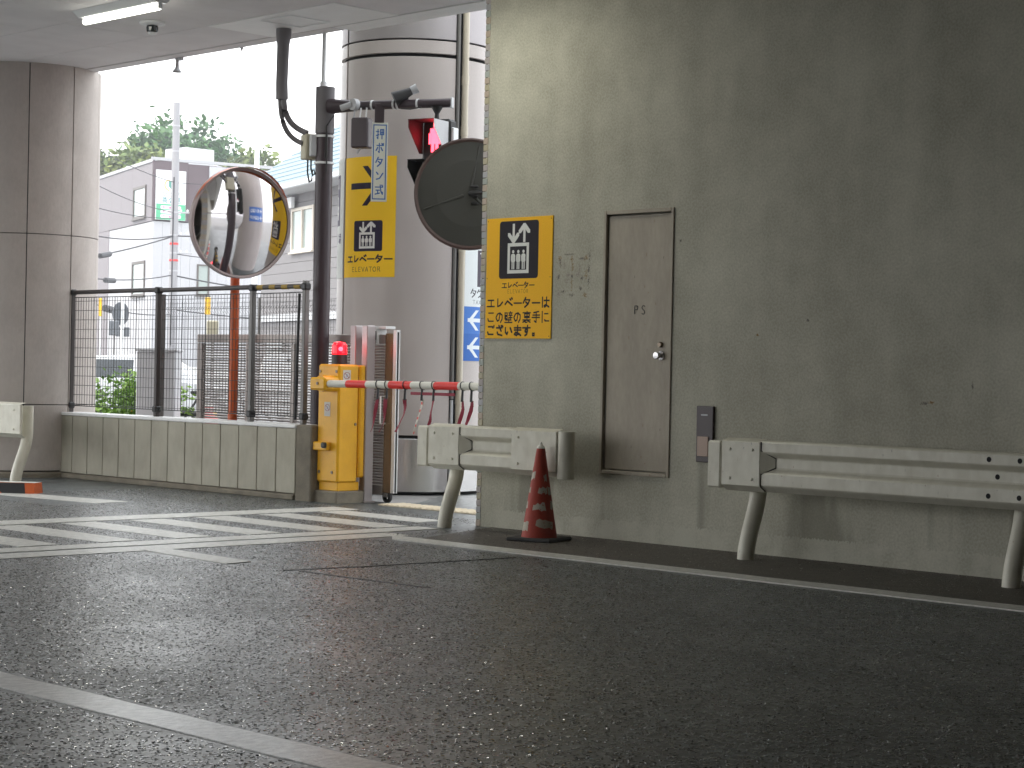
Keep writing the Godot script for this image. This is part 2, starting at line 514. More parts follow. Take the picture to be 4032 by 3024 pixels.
	mat("black_paint", Vector3(0.02, 0.02, 0.021), 0.5)
	mat("dark_green_black", Vector3(0.012, 0.012, 0.012), 0.6)
	mat("mirror_back", Vector3(0.045, 0.045, 0.038), 0.55)
	mat("rim_rust", Vector3(0.085, 0.05, 0.042), 0.55)
	mat("rim_mauve", Vector3(0.36, 0.29, 0.29), 0.5)
	mat("brushed_head", Vector3(0.34, 0.32, 0.33), 0.5, 0.7)
	mat("tape_red", Vector3(0.70, 0.025, 0.018), 0.45)
	mat("tape_white", Vector3(0.66, 0.65, 0.58), 0.5)
	mat("streamer", Vector3(0.26, 0.012, 0.035), 0.6)
	mat("screw", Vector3(0.20, 0.16, 0.12), 0.4, 0.7)
	mat("dark_plum", Vector3(0.045, 0.028, 0.030), 0.45)
	mat("peach", Vector3(0.42, 0.30, 0.24), 0.5)
	mat("red_plastic", Vector3(0.70, 0.03, 0.03), 0.45)
	mat("car_white", Vector3(0.52, 0.53, 0.55), 0.2)
	mat("car_glass", Vector3(0.03, 0.035, 0.04), 0.06)
	mat("yellow_sign", Vector3(0.85, 0.50, 0.01), 0.5)
	var mi := mat("mirror", Vector3(0.66, 0.64, 0.65), 0.05, 1.0)
	mi.metallic_specular = 0.9
	mat("window_glass", Vector3(0.30, 0.35, 0.33), 0.08)
	mat("siding_mauve", Vector3(0.22, 0.20, 0.213), 0.7)
	mat("siding_brown", Vector3(0.105, 0.076, 0.085), 0.7)
	mat("siding_white", Vector3(0.44, 0.44, 0.46), 0.6)
	mat("sign_back", Vector3(0.11, 0.12, 0.135), 0.5)
	mat("tile_grey", Vector3(0.20, 0.19, 0.195), 0.7)
	mat("roof_blue", Vector3(0.12, 0.19, 0.235), 0.5)
	mat("frame_brown", Vector3(0.10, 0.085, 0.075), 0.5)
	mat("frame_cream", Vector3(0.62, 0.56, 0.48), 0.5)
	mat("concrete_pole", Vector3(0.30, 0.295, 0.31), 0.7)
	mat("wire_black", Vector3(0.04, 0.04, 0.045), 0.6)
	mat("bark", Vector3(0.09, 0.07, 0.05), 0.9)
	var lf := mat("leaf_tree", Vector3.ONE, 0.6)
	lf.vertex_color_use_as_albedo = true
	lf.backlight_enabled = true
	lf.backlight = lin(0.10, 0.16, 0.03)
	lf.cull_mode = BaseMaterial3D.CULL_DISABLED
	var tube_m := mat("lamp_tube", Vector3(0.9, 0.9, 0.9), 0.5)
	tube_m.emission_enabled = true
	tube_m.emission = Color(1.0, 0.995, 0.94)
	tube_m.emission_energy_multiplier = 2.0
	var rm := mat("red_lamp", Vector3(0.6, 0.02, 0.03), 0.2)
	rm.emission_enabled = true
	rm.emission = Color(1.0, 0.03, 0.10)
	rm.emission_energy_multiplier = 0.8
	var rh := mat("red_hot", Vector3(0.6, 0.02, 0.03), 0.2)
	rh.emission_enabled = true
	rh.emission = Color(1.0, 0.22, 0.28)
	rh.emission_energy_multiplier = 2.4
	var tiles := [Vector3(0.42, 0.34, 0.27), Vector3(0.38, 0.34, 0.33), Vector3(0.33, 0.36, 0.33), Vector3(0.40, 0.36, 0.25), Vector3(0.36, 0.36, 0.38)]
	for i in tiles.size(): mat("tile_%d" % i, tiles[i], 0.5)

func specked(t: ImageTexture, n: int, cols: Array, tall: int) -> ImageTexture:
	# rust specks, scuffs and short runs on paint
	var im := t.get_image()
	for i in n:
		var p := Vector2i(rng.randi_range(2, im.get_width() - 8), rng.randi_range(2, im.get_height() - tall - 4))
		var c: Color = cols[rng.randi() % cols.size()]
		var h := 1 + int(pow(rng.randf(), 3.0) * tall)
		var w := rng.randi_range(1, 3)
		for y in h:
			for x in w:
				if rng.randf() < 0.75:
					var q := p + Vector2i(x, y)
					im.set_pixelv(q, im.get_pixelv(q).lerp(c, rng.randf_range(0.3, 0.85)))
	return ImageTexture.create_from_image(im)

func wall_image() -> Image:
	# bare concrete, six metres by four and a half: blotches, run-off streaks, grit, and the marks of bolts once fixed here
	var W := 1152
	var H := 864
	var n := []
	for k in 4:
		var f := FastNoiseLite.new()
		f.seed = 200 + k
		f.frequency = [0.004, 0.02, 0.012, 0.25][k]
		f.fractal_octaves = [4, 3, 3, 2][k]
		var im: Image = f.get_image(W, H / [1, 1, 10, 1][k])
		im.convert(Image.FORMAT_L8)
		if k == 2: im.resize(W, H, Image.INTERPOLATE_CUBIC)
		n.append(im.get_data())
	var out := PackedByteArray()
	out.resize(W * H * 3)
	var ppm := W / 6.0
	var A := Vector3(0.33, 0.318, 0.258)
	var B := Vector3(0.56, 0.545, 0.455)
	for y in H:
		var my := (H - y) / ppm
		for x in W:
			var i := y * W + x
			var t: float = (n[0][i] * 0.34 + n[1][i] * 0.2 + n[2][i] * 0.24 + n[3][i] * 0.44) / 255.0 / 1.22
			var edge: float = 0.15 + (n[1][i] - 128) / 255.0 * 0.06
			var c := A.lerp(B, clampf((t - 0.25) * 1.9, 0.0, 1.0))
			if my < 0.148 + (n[3][i] - 128) / 9000.0:       # cement rendered along the foot in uneven lengths
				var seg: int = int(x / 37.0 + (n[0][int(x) % W] - 128) / 40.0) % 7
				c = c.lerp(Vector3(0.52, 0.51, 0.43), clampf([0.25, 0.5, 0.35, 0.6, 0.2, 0.45, 0.3][seg] + (n[1][i] - 128) / 300.0, 0.0, 0.8))
			elif my < edge + 0.5 and n[2][i] > 138 + (my - edge) * 60:   # grime in streaks above it
				c = c.lerp(Vector3(0.19, 0.18, 0.14), clampf((n[2][i] - 138 - (my - edge) * 60) / 70.0, 0.0, 0.55))
			for k in 3: out[i * 3 + k] = int(clampf(pow(c[k], 1.0 / 2.2), 0.0, 1.0) * 255.0)
	var im := Image.create_from_data(W, H, false, Image.FORMAT_RGB8, out)
	var px := func(mx: float, my: float) -> Vector2: return Vector2((mx + 11.4) * ppm, H - my * ppm)
	# old bolt marks: [along wall, height, width, drop, colour]
	var rust := lin(0.22, 0.13, 0.05)
	var soot := lin(0.12, 0.11, 0.10)
	var dull := lin(0.27, 0.23, 0.21)
	var marks := [[-10.56, 2.10, 5, 9, rust], [-10.555, 2.07, 3, 8, soot], [-10.43, 2.09, 4, 10, rust], [-10.42, 2.03, 3, 11, rust], [-10.46, 2.13, 18, 2, soot], [-10.285, 2.10, 8, 5, rust], [-10.32, 2.095, 10, 2, soot], [-10.25, 2.10, 3, 14, soot],
		[-10.51, 2.05, 4, 7, dull], [-10.35, 2.02, 3, 7, dull], [-10.252, 2.01, 3, 7, soot], [-10.57, 1.96, 4, 5, soot], [-10.47, 1.975, 10, 2, dull], [-10.43, 1.96, 3, 3, soot], [-10.37, 1.975, 5, 5, dull], [-10.325, 1.95, 4, 5, soot], [-10.28, 1.98, 4, 12, rust],
		[-10.48, 1.935, 6, 5, dull], [-10.43, 1.905, 3, 12, rust], [-10.252, 1.91, 3, 15, soot], [-10.52, 1.85, 6, 3, soot], [-10.335, 1.87, 3, 6, soot], [-10.565, 1.83, 3, 9, dull], [-10.43, 1.82, 6, 4, soot], [-10.29, 1.82, 6, 4, rust],
		[-8.2, 1.62, 3, 3, soot], [-8.63, 1.52, 3, 2, rust], [-7.25, 1.08, 8, 3, soot], [-7.2, 1.09, 4, 2, rust], [-6.9, 1.2, 2, 9, soot], [-9.35, 2.2, 2, 2, soot]]
	for m in marks:
		var p: Vector2 = px.call(m[0], m[1])
		for j in 26:
			var q := p + Vector2(rng.randfn() * m[2] * 0.32, rng.randfn() * m[3] * 0.34)
			if q.x > 1 and q.y > 1 and q.x < W - 2 and q.y < H - 2:
				im.set_pixelv(Vector2i(q), im.get_pixelv(Vector2i(q)).lerp(m[4], 0.75))
	return im

func wall_quad(st: SurfaceTool, x0: float, x1: float, y0: float, y1: float, z: float) -> void:
	var u := func(x, y): return Vector2((x + 11.4) / 6.0, 1.0 - y / 4.5)
	quad(st, Vector3(x0, y1, z), Vector3(x1, y1, z), Vector3(x1, y0, z), Vector3(x0, y0, z), Vector3.BACK, -1, u.call(x0, y1), u.call(x1, y0))

func plate(called: String, m: Material, parent: Node, x0: float, x1: float, z0: float, z1: float, y0: float, y1: float, b := 0.003) -> MeshInstance3D:
	var st := S()
	span(st, Vector3(x0, y0, z0), Vector3(x1, y1, z1), b)
	return part(st, called, m, parent)

func setting() -> void:
	# ground to the horizon, the road under the deck, the gutter strip along the wall
	var g := structure("ground")
	var st := S()
	quad(st, Vector3(-420, -0.004, -420), Vector3(420, -0.004, -420), Vector3(420, -0.004, 420), Vector3(-420, -0.004, 420), Vector3.UP)
	part(st, "ground_sheet", M.plaza_paving, g)
	var r := structure("road")
	st = S()
	quad(st, Vector3(-60, 0, -12.0), Vector3(14, 0, -12.0), Vector3(14, 0, 8.9), Vector3(-60, 0, 8.9), Vector3.UP)
	part(st, "carriageway", M.asphalt, r)
	st = S()
	quad(st, Vector3(-11.25, 0.004, -10.83), Vector3(14, 0.004, -10.83), Vector3(14, 0.004, -9.6), Vector3(-10.75, 0.004, -9.6), Vector3.UP)
	part(st, "gutter_strip", M.gutter, r)
	# the asphalt apron that runs on between column and wall
	var ap := structure("pavement")
	st = S()
	quad(st, Vector3(-13.55, 0.001, -12.002), Vector3(6, 0.001, -12.002), Vector3(6, 0.001, -20.0), Vector3(-19.0, 0.001, -20.0), Vector3.UP)
	part(st, "apron", M.asphalt, ap)
	# ceiling: boards in rows with open joints under a deck slab
	var c := structure("ceiling")
	st = S()
	span(st, Vector3(-20.6, 4.425, -11.8), Vector3(14.3, 7.0, 3.0), 0.0)
	span(st, Vector3(-11, 4.425, 3.01), Vector3(14.3, 7.0, 9.2), 0.0)
	part(st, "deck_slab", M.plain_concrete, c)
	var rows := [-11.64, -10.885, -9.935, -9.02, -8.10, -7.17, -6.24, -5.31]
	var board := {}
	for i in rows.size() - 1:
		var off := -15.28 if i % 2 == 0 else -14.40
		for k in range(-5, 6):
			var x0 := off + k * 1.845
			if x0 < -20.9 or x0 > -6: continue
			st = S()
			var pale := i == 0 and k == 0
			span(st, Vector3(x0 + 0.004, 4.402 - (0.006 if pale else 0.0) + rng.randf() * 0.002, rows[i] + 0.004), Vector3(x0 + 1.841, 4.42, rows[i + 1] - 0.004), 0.003)
			part(st, "board", M.pale_board if pale else M.ceiling_board, c)
	st = S()
	span(st, Vector3(-11, 4.402, 3.01), Vector3(14, 4.42, 9.2), 0.0)
	span(st, Vector3(-5, 4.402, -11.64), Vector3(14, 4.42, 3.0), 0.0)
	span(st, Vector3(-20.6, 4.402, -5.3), Vector3(-5.01, 4.42, 3.0), 0.0)
	part(st, "plain_soffit", M.old_concrete, c)
	st = S()
	span(st, Vector3(-20.6, 4.396, -11.82), Vector3(-14.42, 4.42, -11.65), 0.004)
	part(st, "edge_trim", M.ceiling_board, c)
	st = S()
	span(st, Vector3(-14.40, 4.40, -11.95), Vector3(6, 4.60, -11.67), 0.004)
	part(st, "edge_band", M.pale_board, c)
	st = S()
	for s in [[-14.60, -14.16, -11.445, -11.435], [-14.60, -14.16, -10.995, -10.985], [-14.60, -14.59, -11.435, -10.995], [-14.17, -14.16, -11.435, -10.995]]:
		span(st, Vector3(s[0], 4.386, s[2]), Vector3(s[1], 4.394, s[3]), 0.001)
	part(st, "hatch_trim", M.white_metal, c)
	# what shuts the underpass off behind and beside the camera
	var w := structure("side_wall")
	st = S()
	span(st, Vector3(-11, -0.1, 8.9), Vector3(14.3, 4.43, 9.2), 0.0)
	part(st, "wall_face", M.old_concrete, w)
	w = structure("end_wall")
	st = S()
	span(st, Vector3(14, -0.1, -11.1), Vector3(14.3, 4.43, 8.9), 0.0)
	part(st, "wall_face", M.old_concrete, w)

func mark(called: String, m: Material, parent: Node, a: Vector3, b: Vector3, c: Vector3, d: Vector3, y: float) -> void:
	# a painted marking with an uneven edge, laid just above the road
	var st := S()
	var n := maxi(2, int(a.distance_to(b) / 0.25))
	var j := func(p: Vector3) -> Vector3: return Vector3(p.x + rng.randfn() * 0.004, y, p.z + rng.randfn() * 0.004)
	var p0: Vector3 = j.call(a)
	var p1: Vector3 = j.call(d)
	for i in n:
		var q0: Vector3 = j.call(a.lerp(b, float(i + 1) / n))
		var q1: Vector3 = j.call(d.lerp(c, float(i + 1) / n))
		quad(st, p0, q0, q1, p1, Vector3.UP)
		var dn := Vector3(0, -y, 0)
		quad(st, p0, q0, q0 + dn, p0 + dn, p0 - p1)
		quad(st, p1, q1, q1 + dn, p1 + dn, p1 - p0)
		if i == n - 1: quad(st, q0, q1, q1 + dn, q0 + dn, b - a)
		p0 = q0
		p1 = q1
	part(st, called, m, parent)

func road_marks() -> void:
	var V := func(x, z): return Vector3(x, 0, z)
	var r := structure("road_marking")
	for e in [[-13.62, -13.27, -11.15], [-11.60, -11.34, -10.35], [-11.27, -10.99, -9.75]]:
		mark("edge_line", M.line_paint, r, V.call(e[0], e[2]), V.call(e[0], 1.0), V.call(e[1], 1.0), V.call(e[1], e[2]), 0.0035)
	var z := -10.95
	for i in 13:
		var shift := 0.0 if i else -0.02
		mark("crossing_stripe", M.line_paint, r, V.call(-13.2, z), V.call(-11.66 if i > 0 else -11.95, z), V.call(-11.66 if i > 0 else -11.9, z + 0.31), V.call(-13.2, z + 0.31 + shift), 0.0035)
		z += 0.628
	mark("edge_line", M.line_paint, r, V.call(-11.05, -9.61), V.call(12, -9.60), V.call(12, -9.39), V.call(-10.80, -9.40), 0.0075)
	mark("lane_line", M.worn_paint, r, V.call(-30, -4.05), V.call(12, -4.04), V.call(12, -3.86), V.call(-30, -3.85), 0.0035)
	mark("lane_dash", M.line_paint, r, V.call(-11.08, -7.62), V.call(-10.02, -7.55), V.call(-10.0, -7.34), V.call(-11.08, -7.42), 0.0055)
	mark("bay_line", M.line_paint, r, V.call(-18.2, -9.45), V.call(-15.0, -9.92), V.call(-14.95, -9.56), V.call(-18.2, -9.12), 0.0035)
	var tar := mat("tar", Vector3(0.034, 0.035, 0.036), 0.5)
	for q in [[-9.50, -7.40, -9.42, -7.9], [-9.42, -7.9, -9.39, -8.4], [-9.39, -8.4, -9.33, -9.2], [-9.46, -7.47, -9.0, -7.47], [-9.0, -7.47, -8.3, -7.50]]:
		var a := Vector3(q[0], 0, q[1])
		var b := Vector3(q[2], 0, q[3])
		var nn := Vector3(b.z - a.z, 0, a.x - b.x).normalized() * 0.009
		mark("tar_seam", tar, r, a - nn, b - nn, b + nn, a + nn, 0.0045)
	# studded yellow guide blocks on the pavement beyond the wall end
	var tp := thing("tactile_paving", "row of pale yellow ribbed guide blocks on the asphalt beyond the wall end", "paving", Vector3(-13.2, 0, -12.1))
	for i in 7:
		var p := Vector3(-13.45 + 0.303 * i, 0, -11.80)
		var st := S()
		box(st, p + Vector3(0, 0.006, 0), Vector3(0.296, 0.012, 0.296), 0.003)
		for k in 4:
			box(st, p + Vector3(k * 0.07 - 0.105, 0.014, 0), Vector3(0.034, 0.008, 0.27), 0.003)
		part(st, "guide_block", mat("guide_yellow", Vector3(0.62, 0.54, 0.40), 0.7) if i == 0 else M.guide_yellow, tp)

func road_grit() -> void:
	# the coarse stones that stand out of the worn asphalt on the near carriageway
	var st := S()
	var keep := org
	org = Vector3.ZERO
	var ring := []
	for k in 6: ring.append(Vector3(cos(TAU * k / 6) * (0.9 + 0.2 * (k % 2)), 0, sin(TAU * k / 6)))
	for k in 6:
		var a: Vector3 = ring[k]
		var b: Vector3 = ring[(k + 1) % 6]
		var ta := a * 0.78 + Vector3(0.03, 0.5, 0.02)
		var tb := b * 0.78 + Vector3(0.03, 0.5, 0.02)
		quad(st, a - Vector3(0, 0.4, 0), b - Vector3(0, 0.4, 0), tb, ta, a + b)
		tri(st, Vector3(0.03, 0.54, 0.02), ta, tb, Vector3.UP)
	org = keep
	st.generate_normals()
	var mm := MultiMesh.new()
	mm.transform_format = MultiMesh.TRANSFORM_3D
	mm.use_colors = true
	mm.mesh = st.commit()
	var r := RandomNumberGenerator.new()
	r.seed = 977
	var n := 190000
	var extra := 60000
	mm.instance_count = n + extra
	for i in n:
		var p := Vector3(r.randf_range(-11.0, -2.6), 0.0, r.randf_range(-9.3, -1.6))
		while p.z > -4.07 and p.z < -3.83 or p.x < -9.98 and p.z > -7.65 and p.z < -7.32: p = Vector3(r.randf_range(-11.0, -2.6), 0.0, r.randf_range(-9.3, -1.6))
		var s := r.randf_range(0.0035, 0.0075)
		var b := Basis.from_euler(Vector3(r.randfn() * 0.10, r.randf() * TAU, r.randfn() * 0.10)) * Basis.from_scale(Vector3(s, s * r.randf_range(0.25, 0.5), s * r.randf_range(0.7, 1.2)))
		mm.set_instance_transform(i, Transform3D(b, p))
		var v := 0.02 + 0.12 * pow(r.randf(), 2.0)
		if r.randf() < 0.06: v = r.randf_range(0.25, 0.6)
		mm.set_instance_color(i, Color(v * r.randf_range(0.84, 0.98), v, v * r.randf_range(0.95, 1.06)))
	for i in extra:
		var p := Vector3(r.randf_range(-16.5, -11.0), 0.0, r.randf_range(-11.3, -4.0))
		if i % 6 == 0: p = Vector3(r.randf_range(-11.2, -5.0), 0.004, -10.8 + 1.15 * pow(r.randf(), 1.6))
		var on := i % 6 == 0
		while not on:
			var f := fposmod(p.z + 10.95, 0.628) < 0.32 and p.x > -13.2 and p.x < -11.65
			on = not (f or (p.x > -13.64 and p.x < -13.25) or (p.x > -11.62 and p.x < -10.97) or (p.x < -14.9 and p.z > -10.0 and p.z < -9.1))
			if not on: p = Vector3(r.randf_range(-16.5, -11.0), 0.0, r.randf_range(-11.3, -4.0))
		var s := r.randf_range(0.004, 0.008) if i % 6 else r.randf_range(0.002, 0.006)
		mm.set_instance_transform(n + i, Transform3D(Basis.from_euler(Vector3(r.randfn() * 0.1, r.randf() * TAU, r.randfn() * 0.1)) * Basis.from_scale(Vector3(s, s * 0.4, s)), p))
		var v := 0.02 + 0.12 * pow(r.randf(), 2.0)
		if r.randf() < 0.05: v = r.randf_range(0.25, 0.6)
		mm.set_instance_color(n + i, Color(v, v * 0.97, v * 0.9))
	var o := MultiMeshInstance3D.new()
	o.name = "road_grit"
	o.multimesh = mm
	var m := mat("grit", Vector3.ONE, 0.16)
	m.vertex_color_use_as_albedo = true
	m.metallic_specular = 0.8
	o.material_override = m
	add_child(o)
	o.set_meta("kind", "stuff")
	tag(o, "coarse grey stones standing out of the worn asphalt", "grit")

func elevator_wall() -> void:
	var w := thing("concrete_wall", "long stained grey concrete wall with a steel door facing the road", "wall", Vector3(-11.4, 0, -10.97))
	var wm := print_mat("wall_face", wall_image(), 0.85)
	wm.texture_repeat = true
	wm.heightmap_enabled = true
	wm.heightmap_texture = wm.albedo_texture
	wm.heightmap_scale = 0.12
	var z := -10.82
	var st := S()
	wall_quad(st, -11.4, -10.10, 0, 4.42, z)
	wall_quad(st, -9.41, 14, 0, 4.42, z)
	wall_quad(st, -10.10, -9.41, 2.443, 4.42, z)
	wall_quad(st, -10.10, -9.41, 0, 0.487, z)
	quad(st, Vector3(-10.10, 2.443, z), Vector3(-10.10, 2.443, z - 0.07), Vector3(-10.10, 0.487, z - 0.07), Vector3(-10.10, 0.487, z), Vector3.RIGHT)
	quad(st, Vector3(-9.41, 2.443, z), Vector3(-9.41, 2.443, z - 0.07), Vector3(-9.41, 0.487, z - 0.07), Vector3(-9.41, 0.487, z), Vector3.LEFT)
	quad(st, Vector3(-10.10, 2.443, z), Vector3(-9.41, 2.443, z), Vector3(-9.41, 2.443, z - 0.07), Vector3(-10.10, 2.443, z - 0.07), Vector3.DOWN)
	quad(st, Vector3(-10.10, 0.487, z), Vector3(-9.41, 0.487, z), Vector3(-9.41, 0.487, z - 0.07), Vector3(-10.10, 0.487, z - 0.07), Vector3.UP)
	quad(st, Vector3(-11.4, 4.42, z), Vector3(-11.4, 4.42, z - 0.07), Vector3(-11.4, 0, z - 0.07), Vector3(-11.4, 0, z), Vector3.LEFT)
	part(st, "wall_face", wm, w)
	st = S()
	span(st, Vector3(-11.4, 0, -11.12), Vector3(14, 4.42, z - 0.07), 0.0)
	part(st, "wall_core", M.plain_concrete, w)
	# the column of corner tiles at its end
	st = S()
	var keep := org
	org = Vector3.ZERO
	box(st, Vector3.ZERO, Vector3(0.054, 0.0475, 0.31), 0.003)
	org = keep
	st.generate_normals()
	var tm := st.commit()
	for i in 83:
		var y := 0.027 + i * 0.0531
		place(tm, "tile", M["tile_%d" % ((i * 2 + (i / 5)) % 5)], w, Transform3D(Basis.IDENTITY, Vector3(-11.4 - 0.005 + rng.randfn() * 0.0012, y, -10.971 + rng.randfn() * 0.0008) - org))
	st = S()
	span(st, Vector3(-11.427, 0, -11.12), Vector3(-11.401, 4.42, -10.822), 0.0)
	part(st, "tile_mortar", M.old_concrete, w)
	# service door
	st = S()
	var f := [[-10.10, -10.072, 0.487, 2.443], [-9.438, -9.41, 0.487, 2.443], [-10.072, -9.438, 2.413, 2.443], [-10.072, -9.438, 0.487, 0.517]]
	for k in f: span(st, Vector3(k[0] + 0.001, k[2] + 0.001, z - 0.05), Vector3(k[1] - 0.001, k[3] - 0.001, z + 0.012), 0.003)
	part(st, "door_frame", M.door_paint, w)
	st = S()
	span(st, Vector3(-10.064, 0.525, z - 0.06), Vector3(-9.446, 2.403, z - 0.012), 0.003)
	var door := part(st, "door", M.door_paint, w)
	door.set_meta("label", "narrow beige steel service door with round knob and rust spots")
	var kb := Basis(Vector3.RIGHT, PI / 2)
	st = S()
	lathe(st, Vector3(-9.524, 1.371, z - 0.012), [Vector2(0.033, 0), Vector2(0.033, 0.006), Vector2(0.014, 0.010), Vector2(0.014, 0.03), Vector2(0.027, 0.038), Vector2(0.030, 0.05), Vector2(0.024, 0.062), Vector2(0, 0.065)], 20, 0, TAU, 1, kb)
	part(st, "knob", M.stainless, door)
	st = S()
	lathe(st, Vector3(-9.527, 1.45, z - 0.012), [Vector2(0.021, 0), Vector2(0.021, 0.012), Vector2(0.016, 0.022), Vector2(0, 0.022)], 16, 0, TAU, 1, kb)
	part(st, "lock", M.screw, door)
	st = S()
	for q in [["P", -9.795], ["S", -9.725]]:
		for s in GLYPH[q[0]].split(" "):
			for i in range(0, s.length() - 3, 2):
				var a := Vector3(q[1] + float(s[i]) / 9.0 * 0.038, 1.735 - float(s[i + 1]) / 9.0 * 0.062, z - 0.011)
				var b := Vector3(q[1] + float(s[i + 2]) / 9.0 * 0.038, 1.735 - float(s[i + 3]) / 9.0 * 0.062, z - 0.011)
				tube(st, [a, b], 0.003, 6)
	part(st, "lettering", M.black_paint, door)
	# recessed call plate
	var cp := thing("switch_plate", "dark plum metal plate low on the concrete wall beside the guardrail end", "plate", Vector3(-9.07, 0.62, z))
	plate("cover", M.dark_plum, cp, -9.149, -8.995, z, z + 0.022, 0.618, 1.017, 0.004)
	plate("label_strip", M.pale_grey, cp, -9.105, -9.045, z + 0.0225, z + 0.024, 0.948, 0.958, 0.0)
	plate("socket", M.peach, cp, -9.13, -9.03, z + 0.0225, z + 0.032, 0.66, 0.80, 0.004)
	# elevator notice
	var im := sheet(512, 662, lin(0.90, 0.48, 0.016))
	var ink := lin(0.016, 0.013, 0.02)
	var white := lin(0.72, 0.73, 0.70)
	lift_symbol(im, Rect2(102, 18, 305, 316), ink, white)
	write(im, "エレベーター", Vector2(128, 354), Vector2(36, 32), 7, 5, ink)
	write(im, "ELEVATOR", Vector2(172, 394), Vector2(14, 20), 7, 2, lin(0.35, 0.18, 0.02))
	write(im, "エレベーターは", Vector2(14, 440), Vector2(56, 52), 15, 8, ink)
	write(im, "この壁の裏手に", Vector2(14, 516), Vector2(56, 58), 15, 7, ink)
	write(im, "ございます。", Vector2(14, 592), Vector2(56, 54), 15, 9, ink)
	for q in [[8, 14], [500, 14], [8, 330], [500, 330], [8, 650], [500, 650]]: disc(im, Vector2(q[0], q[1]), 3, lin(0.2, 0.1, 0.02))
	wear(im, 60, lin(0.55, 0.28, 0.02), 2)
	var es := thing("elevator_sign", "yellow elevator notice with Japanese text on the concrete wall", "sign", Vector3(-11.0, 1.49, z))
	plate("board", M.yellow_sign, es, -11.362, -10.632, z + 0.001, z + 0.008, 1.49, 2.435, 0.001)
	st = S()
	quad(st, Vector3(-11.36, 2.433, z + 0.0095), Vector3(-10.634, 2.433, z + 0.0095), Vector3(-10.634, 1.492, z + 0.0095), Vector3(-11.36, 1.492, z + 0.0095), Vector3.BACK)
	part(st, "print", print_mat("elevator_print", im), es)

